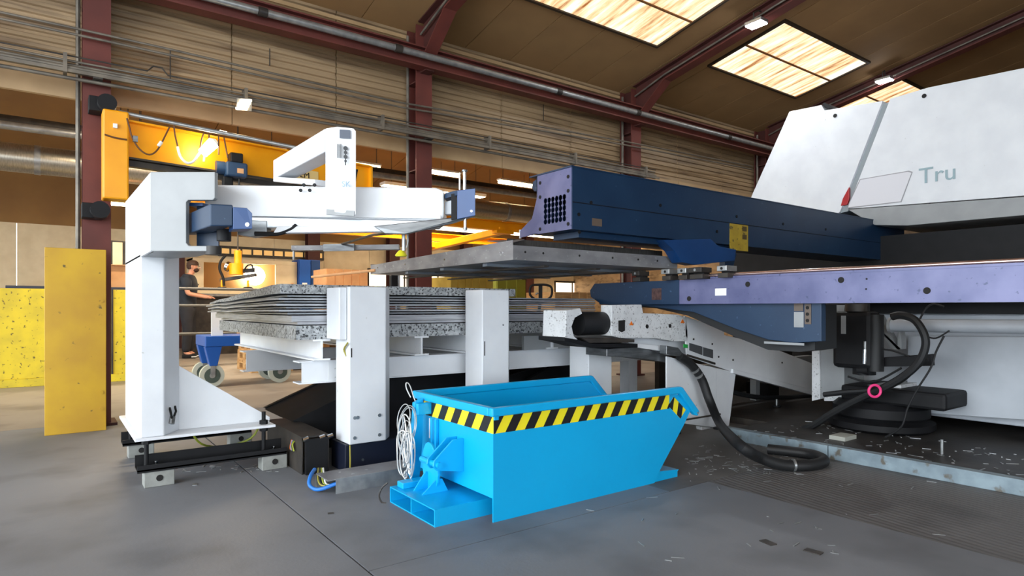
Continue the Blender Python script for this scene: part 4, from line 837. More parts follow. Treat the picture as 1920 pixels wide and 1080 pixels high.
mh_ = MB().box(c0.x - 0.08, c0.x + 0.08, c0.y - 0.13, c0.y + 0.13, c1.z + 0.03, c0.z).build('motor_housing', BLACK, pm, bevel=0.03)
MB().cyl((c0.x, c0.y - 0.05, c1.z - 0.01), (c0.x, c0.y - 0.05, c1.z + 0.04), 0.07, n=20).build('motor_foot', BLACK, mh_, smooth=True)
MB().cyl((c0.x - 0.02, c0.y - 0.13, c1.z + 0.02), (c0.x - 0.02, c0.y - 0.13, c0.z - 0.02), 0.05, n=20).build('motor_cylinder', RUBBER, pm, smooth=True)
MB().cyl((c0.x, c0.y, c0.z), (c0.x, c0.y, c0.z + 0.05), 0.07, n=18).build('motor_cap', DKBROWN, mh_, smooth=True)
a, b_ = P(1577, 592, X=c0.x - 0.082), P(1586, 626, X=c0.x - 0.082)
MB().box(c0.x - 0.083, c0.x - 0.08, b_.y, a.y, b_.z, a.z).build('motor_label', GREYW, mh_)
MB().cyl(MP(1621, 682, -0.2), MP(1622, 655, -0.2), 0.014, n=12).build('sensor_body', CHROME, pm, smooth=True)
MB().cyl(MP(1622, 655, -0.2), MP(1622, 640, -0.2), 0.009, n=12).build('sensor_tip', GALV, pm, smooth=True)
MB().cyl(MP(1630, 694, -0.16), MP(1610, 694, -0.16), 0.035, n=14).build('sensor_mount', BLACK, pm, smooth=True)
MB().cyl(MP(1672, 610, -0.05), MP(1990, 614, -0.05), 0.042, n=20).build('handrail_tube', WHITESH, pm, smooth=True)
MB().cyl(MP(1668, 610, -0.05), MP(1673, 610, -0.05), 0.052, n=20).build('tube_collar', GREYW, pm, smooth=True)
mpan([(1632, 672), (1744, 664), (1746, 686), (1634, 688)], 0.06, 'black_arm', BLACK, dx=-0.1)
mpan([(1702, 630), (1960, 632), (1960, 790), (1700, 772)], 0.03, 'skirt_panel', WHITESH, dx=0.3)
mpan([(1540, 722), (1690, 722), (1686, 752), (1545, 752)], 0.4, 'dripping_skirt', WHITED, dx=0.05)
bc = V(4.72, 2.03, 0.056)
MB().lathe(bc, [(0.30, 0), (0.33, 0.02), (0.33, 0.06), (0.28, 0.08), (0.30, 0.10), (0.30, 0.16), (0.26, 0.20)], n=32).build('round_base', BLACK, pm, smooth=True)
MB().box(4.5, 5.0, 1.55, 2.2, 0.25, 0.36).build('base_bracket', BLACK, pm, bevel=0.02)
# wiring on the machine
def hose(name, pts, r, m, par, dx=-0.15, sm=6, n=8): return MB().tube([MP(a, b_, dx + (c[0] if c else 0)) for a, b_, *c in pts], r, n=n, smooth=sm).build(name, m, par, smooth=True)
hose('power_hose', [(1672, 594), (1690, 591), (1715, 600), (1732, 625), (1735, 650), (1722, 680), (1695, 705), (1655, 728), (1610, 748), (1560, 775), (1520, 800), (1478, 812)], 0.024, RUBBER, pm, dx=-0.25)
hose('power_hose', [(1738, 672), (1715, 690), (1690, 712), (1650, 730), (1590, 735), (1545, 740)], 0.018, RUBBER, pm, dx=-0.2)
hose('thin_cable', [(1590, 706), (1625, 716), (1650, 712), (1690, 690)], 0.007, RUBBER, pm)
hose('thin_cable', [(1608, 590), (1620, 620), (1645, 650), (1675, 658), (1705, 668)], 0.006, RUBBER, pm)
hose('thin_cable', [(1725, 598), (1735, 580), (1750, 570), (1770, 575)], 0.006, RUBBER, pm)
hose('thin_cable', [(1735, 630), (1755, 634), (1780, 620)], 0.005, RUBBER, pm)
hose('thin_cable', [(1770, 630), (1755, 660), (1745, 690), (1720, 730), (1702, 765), (1690, 800), (1660, 820)], 0.006, RUBBER, pm)
hose('blue_hose', [(1622, 620), (1640, 620), (1650, 645), (1645, 672)], 0.008, BLUEH, pm)
hose('orange_hose', [(1644, 632), (1640, 650), (1632, 670)], 0.009, ORANGE, pm)
hose('orange_hose', [(1638, 630), (1636, 652), (1628, 672)], 0.007, ORANGE, pm)
c0 = MP(1640, 733, -0.32)
MB().tube([c0 + V(0.3, 0, 0) * 0 + (RT * math.cos(q) + UP * math.sin(q)) * 0.038 for q in [2 * math.pi * j / 20 for j in range(20)]], 0.0085, n=8, closed=True).build('pink_ring', PINK, pm, smooth=True)
# dark service deck behind a steel kerb
dkk = thing('service_deck', (5.5, 1, 0), 'dark oily service deck in front of the machine behind a grey blue kerb', 'deck')
MB().box(4.3, 9.0, 2.625, 4.4, 0.001, 0.05).build('deck_plate', DKBROWN, dkk)
MB().box(3.80, 9.0, -2.0, 2.62, 0.001, 0.055).build('deck_plate', mat('oily_deck', (46, 44, 43), 0.5, c2=(66, 63, 60), scale=5, detail=9, bump=0.2, bscale=30), dkk)
KERB = mat('kerb_grey_blue', (138, 156, 166), 0.5, c2=(112, 128, 138), scale=10, specks=(96, 92, 84), spk_scale=14, spk=(0.6, 0.68))
for (y0, y1) in ((-2.0, 1.90), (1.905, 2.62)): MB().box(3.74, 3.80, y0, y1, 0.0, 0.078).build('kerb', KERB, dkk, bevel=0.003)
MB().box(4.05, 4.2, 1.95, 2.05, 0.055, 0.08).build('paper_block', mat('dirty_paper', (176, 178, 170), 0.8), dkk)
pn = MP(1642, 822, -0.35); MB().cyl((4.15, 1.45, 0.055), (4.15, 1.45, 0.14), 0.008, n=8).build('deck_bolt', GALV, dkk)

# ================================================================== WHITE CHUTE CONVEYOR
cv = thing('chute_conveyor', (3.6, 2.9, 0), 'scuffed white chute conveyor with black roller sloping down to the machine', 'conveyor')
CY = 2.88; DY = 0.34
def CP(px, py, dy=0.0): return P(px, py, Y=CY + dy)
def cpan(pts, depth, name, m, dy=0.0, bevel=0.003, par=None): return MB().prism([CP(a, b_, dy) for a, b_ in pts], (0, depth, 0)).build(name, m, par or cv, bevel=bevel)
hh_ = cpan([(1147, 572), (1203, 571), (1206, 587), (1272, 590), (1288, 596), (1290, 640), (1262, 640), (1230, 634), (1165, 634), (1147, 630)], 0.10, 'head_housing', WHITED)
cpan([(1205, 588), (1272, 592), (1272, 600), (1205, 600)], 0.3, 'head_top', WHITED, dy=0.10)
sp_ = cpan([(1283, 592), (1300, 598), (1358, 616), (1358, 628), (1430, 645), (1527, 683), (1527, 738), (1470, 722), (1375, 698), (1288, 668)], 0.012, 'side_plate', WHITE)
cpan([(1283, 592), (1300, 598), (1358, 616), (1358, 628), (1430, 645), (1527, 683), (1527, 738), (1470, 722), (1375, 698), (1288, 668)], 0.012, 'side_plate', WHITE, dy=DY)
q0, q1 = CP(1290, 600), CP(1527, 690)
MB().prism([V(q0.x, CY + 0.012, q0.z - 0.03), V(q1.x, CY + 0.012, q1.z - 0.03), V(q1.x, CY + 0.012, q1.z - 0.05), V(q0.x, CY + 0.012, q0.z - 0.05)], (0, DY - 0.012, 0)).build('belt', RUBBER, cv)
cpan([(1375, 692), (1525, 731), (1525, 741), (1375, 700)], 0.05, 'lower_flange', WHITE, dy=-0.02)
cpan([(1290, 664), (1342, 680), (1342, 684), (1290, 668)], 0.03, 'trim_line', DKBROWN, dy=-0.01)
rc = CP(1075, 607, 0.1); re = CP(1147, 607, 0.1)
MB().cyl((rc.x + 0.02, CY + 0.085, rc.z), (re.x + 0.02, CY + 0.085, rc.z), 0.075, n=28).build('roller', RUBBER, cv, smooth=True)
cpan([(1062, 582), (1088, 578), (1092, 588), (1078, 596), (1072, 612), (1076, 630), (1084, 637), (1060, 634)], 0.22, 'roller_cheek', WHITED)
cpan([(1058, 632), (1080, 636), (1110, 644), (1196, 645), (1196, 652), (1108, 652), (1075, 643), (1058, 640)], 0.25, 'drip_lip', BLACK)
cpan([(1092, 634), (1190, 636), (1190, 642), (1105, 643)], 0.2, 'drip_tray', DKBROWN, dy=-0.01)
cpan([(1138, 654), (1200, 650), (1250, 666), (1250, 680), (1200, 672), (1138, 668)], 0.2, 'cross_bar', STEEL, dy=0.04)
cpan([(1165, 630), (1290, 636), (1290, 668), (1245, 666), (1190, 652)], 0.01, 'head_back', WHITE, dy=0.1)
cpan([(1196, 644), (1250, 650), (1250, 660), (1196, 652)], 0.15, 'head_apron', WHITE, dy=0.02)
cpan([(1250, 648), (1272, 652), (1280, 662), (1275, 668), (1250, 664)], 0.06, 'connector', STEEL, dy=-0.06)
for pts in ([(1293, 643), (1317, 650), (1317, 666), (1293, 657)], [(1319, 651), (1337, 656), (1337, 672), (1319, 667)]): cpan(pts, 0.004, 'sight_glass', mat('sight_glass', (74, 76, 80), 0.3), dy=-0.004, bevel=0, par=sp_)
cpan([(1282, 645), (1290, 646), (1290, 653), (1282, 652)], 0.006, 'green_button', GREEN, dy=-0.006, par=sp_)
for a, b_ in ((1213, 612), (1256, 611)): c0 = CP(a, b_); MB().cyl(c0, c0 - V(0, 0.003, 0), 0.014, n=14).build('hole', DARK, hh_)
cpan([(1160, 601), (1172, 600), (1172, 620), (1166, 623), (1160, 620)], 0.003, 'slot', DARK, dy=-0.003, bevel=0, par=hh_)
for a, b_ in ((1184, 606), (1280, 602)): cpan([(a - 4, b_ + 4), (a + 4, b_ + 4), (a, b_ - 4)], 0.002, 'warning_sticker', ORANGE, dy=-0.002, bevel=0, par=hh_)
for a, b_ in ((1335, 645), (1347, 669), (1374, 675), (1466, 680), (1300, 636)): c0 = CP(a, b_); MB().cyl(c0, c0 - V(0, 0.005, 0), 0.007, n=8).build('bolt', DARK, sp_)
# leg panels and feet
cpan([(1250, 668), (1343, 690), (1343, 802), (1250, 790)], 0.012, 'leg_panel', WHITE, dy=0.0)
cpan([(1343, 690), (1380, 698), (1366, 808), (1343, 802)], 0.20, 'leg_flange', WHITE, dy=0.005)
cpan([(1315, 800), (1368, 806), (1366, 824), (1318, 818)], 0.05, 'leg_foot_plate', WHITED, dy=0.02)
for (x, y) in ((CP(1340, 800).x, CY - 0.03), (CP(1278, 800).x, CY + 0.05), (CP(1340, 800).x, CY + 0.3), (5.0, CY + 0.1)):
    zt2 = 0.12 if x < 4.9 else 0.12
    zf = 0.056 if x > 4.29 else 0.0
    MB().cyl((x, y, zf), (x, y, zt2), 0.010, n=10).build('levelling_foot', GALV, cv)
    MB().cyl((x, y, zf), (x, y, zf + 0.012), 0.035, n=14).build('foot_pad', BLACK, cv)
MB().box(CP(1278, 800).x - 0.02, CP(1340, 800).x + 0.02, CY - 0.04, CY - 0.028, 0.105, 0.115).build('foot_bar', DKBROWN, cv)
# thick black hose from the conveyor to the deck
hz = thing('suction_hose', CP(1480, 872, -0.5), 'thick black hose curving from the conveyor down onto the floor', 'hose')
pts = [CP(1274, 668, -0.05), CP(1296, 684, -0.06), CP(1316, 712, -0.08), CP(1330, 750, -0.12), CP(1350, 795, -0.18)]
pts += [P(1385, 833, Z=0.16), P(1425, 858, Z=0.08), P(1470, 872, Z=0.035), P(1520, 872, Z=0.03), P(1545, 864, Z=0.03), P(1520, 852, Z=0.03), P(1440, 842, Z=0.03)]
MB().tube(pts, 0.031, n=12, smooth=8).build('hose_body', RUBBER, hz, smooth=True)
for k in (0.9, 1.25):
    a = pts[1].lerp(pts[2], k - 0.6); b_ = pts[1].lerp(pts[2], k - 0.5); MB().cyl(a, b_, 0.0325, n=12).build('hose_band', GALV, hz, smooth=True)
a = P(1486, 872, Z=0.035); b_ = P(1490, 872, Z=0.035); MB().cyl(a, b_, 0.034, n=12).build('hose_band', GALV, hz, smooth=True)

# darkness-side clutter under the conveyor: low machine frame
cf_ = thing('equipment_rack', (4.9, 3.2, 0), 'dirty low equipment rack with dark boxes under the conveyor', 'rack')
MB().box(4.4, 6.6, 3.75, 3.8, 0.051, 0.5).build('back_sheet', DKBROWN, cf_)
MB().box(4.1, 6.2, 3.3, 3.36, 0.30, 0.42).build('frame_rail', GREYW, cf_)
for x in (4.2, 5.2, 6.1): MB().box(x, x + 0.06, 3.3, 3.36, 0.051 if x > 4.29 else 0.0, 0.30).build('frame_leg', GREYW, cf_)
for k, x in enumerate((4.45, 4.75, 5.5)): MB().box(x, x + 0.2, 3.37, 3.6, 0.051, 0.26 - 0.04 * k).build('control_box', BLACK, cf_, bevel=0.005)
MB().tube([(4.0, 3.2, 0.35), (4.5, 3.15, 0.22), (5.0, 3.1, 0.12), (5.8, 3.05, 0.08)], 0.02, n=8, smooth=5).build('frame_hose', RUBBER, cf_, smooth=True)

# ================================================================== YELLOW JIB CRANE
jc = thing('jib_crane', (0.45, 5.55, 1.9), 'yellow wall jib crane with long arm mounted on the left column', 'crane')
jz0, jz1 = P(210, 378, Y=5.6).z, P(210, 215, Y=5.6).z
x0j, x1j = P(184, 300, Y=5.6).x, P(238, 300, Y=5.6).x
MB().box(x0j + 0.02, x1j, 5.45, 5.62, jz0, jz1).build('mast', YEL, jc, bevel=0.012)
js, je = V(x1j - 0.02, 5.53, 0), V(2.56, 5.88, 0)
zj0, zj1 = P(240, 300, Y=5.53).z, P(240, 228, Y=5.53).z
da = (je - js); ws = da.cross(UP).normalized()
aw_ = MB().obox(js + UP * zj0 - ws * 0.008, da, ws * 0.016, UP * (zj1 - zj0)).build('arm_web', YEL, jc)
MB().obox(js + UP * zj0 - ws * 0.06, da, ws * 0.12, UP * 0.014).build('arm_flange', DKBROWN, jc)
MB().obox(js + UP * (zj1 - 0.012) - ws * 0.06, da, ws * 0.12, UP * 0.014).build('arm_flange', YEL, jc)
MB().obox(js + UP * (zj0 - 0.05) - ws * 0.03, da, ws * 0.06, UP * 0.045).build('track_rail', DKBROWN, jc)
MB().obox(je + UP * (zj0 - 0.06) - ws * 0.05, da.normalized() * 0.02, ws * 0.1, UP * (zj1 - zj0 + 0.06)).build('end_stop', YEL, jc)
k0 = js + da * 0.90; MB().prism([k0 + UP * (zj0 + 0.05) - ws * -0.01, k0 + da.normalized() * 0.05 + UP * (zj0 + 0.05) + ws * 0.01, k0 + da.normalized() * 0.09 + UP * (zj1 - 0.05) + ws * 0.01, k0 + da.normalized() * 0.05 + UP * (zj1 - 0.05) + ws * 0.01], ws * 0.003).build('black_mark', BLACK, jc)
for nm, px, py, r_ in (('pivot_bearing', 200, 196, 0.062), ('pivot_bearing', 187, 395, 0.062)):
    c0 = P(px, py, Y=5.55); MB().cyl(c0 - V(0, 0.07, 0), c0 + V(0, 0.09, 0), r_, n=18).build(nm, BLACK, jc, smooth=True); MB().box(c0.x - 0.11, c0.x + 0.02, 5.56, 5.70, c0.z - 0.055, c0.z + 0.055).build('pivot_bracket', BLACK, jc, bevel=0.005)
a, b_ = P(222, 210, Y=5.5), P(560, 278, t=5.2); MB().cyl(a, b_, 0.016, n=10).build('festoon_rail', GALV, jc, smooth=True)
MB().box(P(212, 232, Y=5.44).x, P(220, 232, Y=5.44).x, 5.43, 5.45, P(215, 240, Y=5.44).z, P(215, 232, Y=5.44).z).build('switch_box', PAPER, jc)
def on_arm(px, py): return P(px, py, Y=5.44)
cab = mat('brown_cable', (92, 56, 28), 0.6)
for (pts) in ([(238, 222), (243, 240), (248, 258), (262, 280), (280, 290), (296, 280), (312, 250), (318, 238)], [(326, 235), (328, 252), (333, 274)], [(382, 250), (378, 262), (375, 280)], [(392, 252), (392, 266)], [(410, 255), (410, 290)], [(420, 258), (427, 296)], [(196, 252), (215, 258), (238, 262)]):
    MB().tube([on_arm(a, b_) for a, b_ in pts], 0.006, n=6, smooth=4).build('festoon_cable', cab, jc, smooth=True)
MB().tube([on_arm(a, b_) for a, b_ in ((333, 275), (338, 293), (350, 305), (362, 303), (372, 290), (378, 282))], 0.010, n=8, smooth=5).build('white_cable', PAPER, jc, smooth=True)
MB().cyl(on_arm(297, 274), on_arm(303, 266), 0.013, n=10).build('plug', PAPER, jc, smooth=True)
MB().box(on_arm(249, 255).x, on_arm(258, 255).x, 5.42, 5.45, on_arm(250, 266).z, on_arm(250, 255).z).build('cable_trolley', STEEL, jc)
pd = js + da * 0.62 + ws * 0.012
MB().obox(pd + UP * (zj0 + 0.05), da.normalized() * 0.26, ws * 0.002, UP * 0.10).build('name_plate', mat('name_plate', (226, 196, 130), 0.5), aw_)
text_mesh('crane_lettering', 'DEM', pd + da.normalized() * 0.02 + UP * (zj0 + 0.075) + ws * 0.004, da, UP, 0.075, BLACK, aw_)
wlp = thing('work_lamp', on_arm(388, 282), 'glowing white work lamp hanging from the jib crane arm', 'lamp')
MB().cyl(on_arm(380, 287), on_arm(400, 268), 0.038, 0.045, n=14).build('glass', WLAMP, wlp, smooth=True)
MB().cyl(on_arm(400, 268), on_arm(405, 264), 0.046, 0.02, n=14).build('cap', PAPER, wlp, smooth=True)
MB().cyl(on_arm(384, 287), on_arm(382, 303), 0.008, n=8).build('cord_end', PAPER, wlp)
cr2 = thing('clip_lamp', on_arm(418, 248), 'small bright bulb clipped on the crane festoon rail', 'lamp')
MB().cyl(on_arm(411, 247), on_arm(425, 250), 0.014, n=10).build('bulb', WLAMP, cr2, smooth=True)
MB().cyl(on_arm(407, 246), on_arm(411, 247), 0.016, n=10).build('socket', BLACK, cr2, smooth=True)
ho = thing('chain_hoist', P(442, 330, Y=5.62), 'dark blue chain hoist hanging from the jib arm above the loader', 'hoist')
c0 = P(441, 318, Y=5.60)
HOB = mat('hoist_blue', (36, 62, 92), 0.45)
MB().box(c0.x - 0.085, c0.x + 0.085, c0.y - 0.07, c0.y + 0.07, c0.z - 0.07, c0.z + 0.05).build('motor_body', HOB, ho, bevel=0.015)
MB().cyl(c0 + V(-0.15, 0, 0), c0 + V(-0.085, 0, 0), 0.055, n=16).build('motor_cap', HOB, ho, smooth=True)
MB().box(c0.x - 0.05, c0.x + 0.05, c0.y - 0.06, c0.y + 0.06, c0.z + 0.05, c0.z + 0.13).build('trolley', BLACK, ho, bevel=0.01)
MB().box(c0.x + 0.0, c0.x + 0.05, c0.y - 0.073, c0.y - 0.07, c0.z - 0.04, c0.z + 0.0).build('hoist_label', CARD, ho)
MB().box(c0.x - 0.10, c0.x - 0.02, c0.y - 0.03, c0.y + 0.03, c0.z - 0.16, c0.z - 0.07).build('chain_bag', BLACK, ho, bevel=0.01)
MB().cyl(c0 + V(0.03, 0, -0.07), c0 + V(0.03, 0, -0.20), 0.008, n=6).build('chain', DKBROWN, ho)
MB().cyl(c0 + V(0.03, 0, -0.26), c0 + V(0.03, 0, -0.20), 0.02, n=10).build('hook_block', BLACK, ho, smooth=True)

# yellow guard on the left column
gd = thing('column_guard', (0.18, 5.58, 0), 'tall ochre yellow steel guard plate in front of the left column', 'guard')
MB().box(-0.02, 0.345, 5.50, 5.52, 0.0, 1.325).build('front_plate', YELG, gd, bevel=0.003)
MB().box(0.325, 0.345, 5.52, 5.66, 0.0, 1.325).build('side_plate', YELG, gd)
MB().box(-0.02, 0.0, 5.52, 5.66, 0.0, 1.325).build('side_plate', YELG, gd)
for z in (0.28, 0.16, 0.95): MB().cyl((0.315, 5.50, z), (0.315, 5.494, z), 0.014, n=12).build('bolt', YELG, gd)

# ================================================================== NEIGHBOURING HALL
du = thing('ventilation_duct', (4, 9.3, 2.4), 'long round silver ventilation duct crossing the neighbouring hall', 'duct')
dz = P(300, 326, Y=9.3).z
for i in range(9): MB().cyl((-3.5 + 1.7 * i, 9.3, dz), (-3.5 + 1.7 * i + 1.69, 9.3, dz), 0.165, n=24).build('duct_section', DUCT, du, smooth=True)
for i in range(9): MB().cyl((-3.5 + 1.7 * i - 0.03, 9.3, dz), (-3.5 + 1.7 * i + 0.03, 9.3, dz), 0.172, n=24).build('duct_collar', GALV, du, smooth=True)
d2 = thing('service_pipe', (4, 8.9, 2.8), 'dark insulated service pipe above the silver duct', 'pipe')
MB().cyl((-3.5, 8.9, dz + 0.32), (12, 8.9, dz + 0.32), 0.07, n=14).build('pipe_run', DKBROWN, d2, smooth=True)
MB().cyl((-3.5, 8.75, dz + 0.24), (12, 8.75, dz + 0.24), 0.045, n=14).build('pipe_run', GALV, d2, smooth=True)
for k, (y, za, lab) in enumerate(((12.0, 2.43, 'far orange crane runway beam on the back row'), (9.55, 2.42, 'near orange crane runway beam passing above the raised pan'))):
    rb = thing('runway_beam', (5, y, za), lab, 'beam', 'orange crane runways')
    ibeam(rb, (1.5, y, za), (13, y, za), 0.12, 0.17, YEL, side=(0, 1, 0))
bg_ = thing('crane_girder', (6.8, 10.8, 2.2), 'orange crane bridge girder crossing between the two runway beams', 'girder')
MB().hexa([(6.73, 9.5, 2.27), (6.87, 9.5, 2.27), (6.87, 12.4, 2.15), (6.73, 12.4, 2.15), (6.73, 9.5, 2.4), (6.87, 9.5, 2.4), (6.87, 12.4, 2.28), (6.73, 12.4, 2.28)]).build('girder_box', YEL, bg_, bevel=0.01)
for yy in (9.5, 12.0): MB().box(6.6, 7.0, yy - 0.08, yy + 0.08, 2.27 if yy < 10 else 2.2, 2.33).build('end_carriage', YEL, bg_, bevel=0.01)
def roof2(y): return 3.8 + 0.1848 * (y - 6.02) if y < 11 else 4.72 - 0.1804 * (y - 11)
def tube_light(p0, p1, label, r=0.03, power=0):
    p0, p1 = Vector(p0), Vector(p1); t = thing('tube_light', (p0 + p1) / 2, label, 'lamp', 'fluorescent lamps of the neighbouring hall')
    MB().cyl(p0, p1, r, n=10).build('tube', LTUBE, t, smooth=True)
    MB().obox(p0 + V(0, -0.07, 0.035), p1 - p0, (0, 0.14, 0), (0, 0, 0.03)).build('reflector', PAPER, t)
    for s_ in (0.12, 0.88): q = p0.lerp(p1, s_); MB().cyl(q + V(0, 0, 0.06), V(q.x, q.y, roof2(q.y)), 0.006, n=5).build('hanger', DKBROWN, t)
def XL_(px, py, Y): return P(px, py, Y=Y)
a = XL_(782, 319, 9.9); tube_light(a, (XL_(862, 327, 9.9).x, 9.9, a.z), 'bright fluorescent tube light right of the second column, above the arm')
a = XL_(660, 309, 9.9); tube_light(a, (XL_(712, 314, 9.9).x, 9.9, a.z), 'short fluorescent tube light left of the second column')
a = XL_(935, 341, 9.9); tube_light(a, (XL_(1000, 349, 9.9).x, 9.9, a.z), 'fluorescent tube light beside the navy beam cowl')
a = XL_(812, 428, 13); tube_light(a, (XL_(932, 437, 13).x, 13, a.z), 'low fluorescent tube light under the orange beam')
a = XL_(955, 438, 13); tube_light(a, (XL_(1160, 456, 13).x, 13, a.z), 'long low fluorescent tube light under the navy beam')
a = XL_(1188, 458, 13); tube_light(a, (XL_(1245, 464, 13).x, 13, a.z), 'fluorescent tube light ending at the blue carriage plate')
a = XL_(200, 381, 12); tube_light(a, (XL_(270, 386, 12).x, 12, a.z), 'fluorescent tube light seen below the yellow crane mast')
a = XL_(236, 336, 10.5); tube_light(a, (XL_(268, 339, 10.5).x, 10.5, a.z), 'fluorescent tube light beside the loader column top')
for (x, y, z, e) in ((1.8, 10.1, 3.3, 80), (6.5, 11.5, 3.3, 80), (10.5, 11.5, 3.3, 60), (1.5, 7.6, 3.2, 40)):
    l = bpy.data.lights.new('hall_lamp_light', 'AREA'); l.shape = 'RECTANGLE'; l.size = 2.4; l.size_y = 0.3; l.energy = e; l.color = (1, 0.83, 0.62)
    o = thing('pendant_lamp', (x, y, z + 0.05), 'long warm strip lamp hanging over the neighbouring hall at %s' % ('the trolley', 'the crane bridge', 'the far right', 'the barrier')[(1.8, 6.5, 10.5, 1.5).index(x)], 'lamp', 'strip lamps of the neighbouring hall')
    MB().box(x - 1.2, x + 1.2, y - 0.12, y + 0.12, z + 0.02, z + 0.08).build('housing', PAPER, o)
    MB().box(x - 1.18, x + 1.18, y - 0.1, y + 0.1, z + 0.012, z + 0.019).build('diffuser', LTUBE, o)
    lo = bpy.data.objects.new('hall_lamp_light', l); COL.objects.link(lo); lo.location = (0, 0, -0.06); lo.parent = o
    for s_ in (-1.0, 1.0): MB().cyl((x + s_, y, z + 0.08), (x + s_, y, roof2(y)), 0.006, n=5).build('hanger', DKBROWN, o)

# windows in the far wall
def window(n, px0, px1, py0, py1, cols, m, Y=15.98):
    a, b_ = P(px0, py0, Y=Y), P(px1, py1, Y=Y); zt3, zb3 = P((px0 + px1) / 2, py0, Y=Y).z, P((px0 + px1) / 2, py1, Y=Y).z
    w = thing('window_%d' % n, ((a.x + b_.x) / 2, Y, zb3), 'bright window band in the far wall', None, kind='structure')
    dx = (b_.x - a.x) / cols
    for i in range(cols): MB().box(a.x + dx * i + 0.02, a.x + dx * (i + 1) - 0.02, Y - 0.02, Y, zb3 + 0.03, zt3 - 0.03).build('pane', m, w)
    for i in range(cols + 1): MB().box(a.x + dx * i - 0.02, a.x + dx * i + 0.02, Y - 0.04, Y, zb3, zt3).build('mullion', DKBROWN, w)
    for zz in (zb3 - 0.03, zt3 - 0.03): MB().box(a.x - 0.02, b_.x + 0.02, Y - 0.05, Y, zz, zz + 0.06).build('window_frame', DKBROWN, w)
WDIM = mat('dim_window', (214, 170, 104), 0.5, emit=(214, 168, 100), estr=0.35)
window(1, 410, 605, 468, 482, 10, WDIM); window(2, 690, 850, 508, 548, 5, WINM); window(3, 1040, 1160, 530, 560, 4, WINM)

# yellow barrier behind, with bench and boxes
br = thing('floor_barrier', (0.7, 9.1, 0), 'chipped yellow plate barrier standing behind the white loader column', 'barrier')
MB().box(-0.6, 1.25, 9.08, 9.12, 0.09, 1.12).build('plate', YELP, br, bevel=0.004)
MB().box(-0.6, 1.25, 9.04, 9.16, 0.0, 0.09).build('foot_rail', YELP, br, bevel=0.004)
for x in (-0.58, 0.53, 0.62, 1.2): MB().box(x, x + 0.02, 9.06, 9.08, 0.09, 1.12).build('edge_strip', DKBROWN, br)
bn = thing('work_bench', (0.6, 9.7, 0), 'dark topped work bench behind the yellow barrier', 'bench')
MB().box(-0.4, 1.4, 9.4, 10.1, 1.12, 1.16).build('bench_top', mat('bench_blue', (44, 52, 74), 0.5), bn, bevel=0.004)
for x, y in ((-0.36, 9.44), (1.3, 9.44), (-0.36, 10.0), (1.3, 10.0)): MB().box(x, x + 0.06, y, y + 0.06, 0, 1.12).build('leg', DKBROWN, bn)
a, b_ = P(206, 530, Y=9.6), P(236, 497, Y=9.6)
bx_ = thing('cardboard_box', ((a.x + b_.x) / 2, 9.65, 1.16), 'open cardboard box on the bench behind the loader column', 'box')
MB().box(a.x, a.x + 0.42, 9.5, 9.8, 1.162, 1.45).build('carton', CARD, bx_); MB().box(a.x, a.x + 0.42, 9.42, 9.5, 1.44, 1.45).build('flap', CARD, bx_)
wt = thing('roll', (a.x - 0.05, 9.46, 1.16), 'upright white paper roll on the bench left of the cardboard box', 'roll')
MB().cyl((a.x - 0.05, 9.46, 1.161), (a.x - 0.05, 9.46, 1.46), 0.028, n=14).build('paper', PAPER, wt, smooth=True); MB().cyl((a.x - 0.05, 9.46, 1.46), (a.x - 0.05, 9.46, 1.465), 0.012, n=10).build('core', CARD, wt)
cab_ = thing('cabinet', (1.0, 11.3, 0), 'tall cream cabinet with dark frame behind the bench', 'cabinet')
a, b_ = P(205, 455, Y=11.2), P(262, 540, Y=11.2)
MB().box(a.x, b_.x, 11.2, 11.6, 0, P(230, 452, Y=11.2).z).build('body', DKBROWN, cab_)
for k in range(2): w_ = (b_.x - a.x) / 2; MB().box(a.x + w_ * k + 0.04, a.x + w_ * (k + 1) - 0.03, 11.18, 11.2, 0.2, P(230, 455, Y=11.2).z).build('door', CREAM, cab_, bevel=0.004)
for k in range(2): MB().box((a.x + b_.x) / 2 + (-0.08 if k == 0 else 0.06), (a.x + b_.x) / 2 + (-0.06 if k == 0 else 0.08), 11.16, 11.18, 1.2, 1.35).build('handle', BLACK, cab_)

# blue trolley with casters
tl = thing('blue_trolley', (1.85, 8.0, 0), 'blue wheeled trolley with big pale casters behind the loader', 'trolley')
TB = mat('trolley_blue', (20, 84, 168), 0.45)
MB().box(1.42, 2.35, 7.72, 8.3, 0.46, 0.58).build('deck', TB, tl, bevel=0.01)
for x in (1.5, 2.25):
    MB().prism([(x - 0.08, 7.74, 0.46), (x + 0.10, 7.74, 0.46), (x + 0.05, 7.74, 0.24), (x - 0.03, 7.74, 0.24)], (0, 0.10, 0)).build('leg', TB, tl, bevel=0.006)
    MB().prism([(x - 0.08, 8.18, 0.46), (x + 0.10, 8.18, 0.46), (x + 0.05, 8.18, 0.24), (x - 0.03, 8.18, 0.24)], (0, 0.10, 0)).build('leg', TB, tl, bevel=0.006)
    for y in (7.79, 8.23):
        w = MB().cyl((x + 0.0, y - 0.03, 0.13), (x + 0.0, y + 0.03, 0.13), 0.13, n=24).build('caster_wheel', mat('tyre_pale', (186, 190, 176), 0.6), tl, smooth=True)
        MB().cyl((x, y - 0.034, 0.13), (x, y + 0.034, 0.13), 0.085, n=20).build('rim', mat('rim_dark', (70, 84, 78), 0.5), w, smooth=True); MB().cyl((x, y - 0.04, 0.13), (x, y + 0.04, 0.13), 0.03, n=12).build('hub', GALV, w, smooth=True)
        MB().box(x - 0.02, x + 0.03, y - 0.045, y - 0.036, 0.12, 0.25).build('fork', GALV, tl)
MB().box(1.5, 1.62, 7.8, 7.83, 0.58, 0.85).build('rating_plate', PAPER, tl)
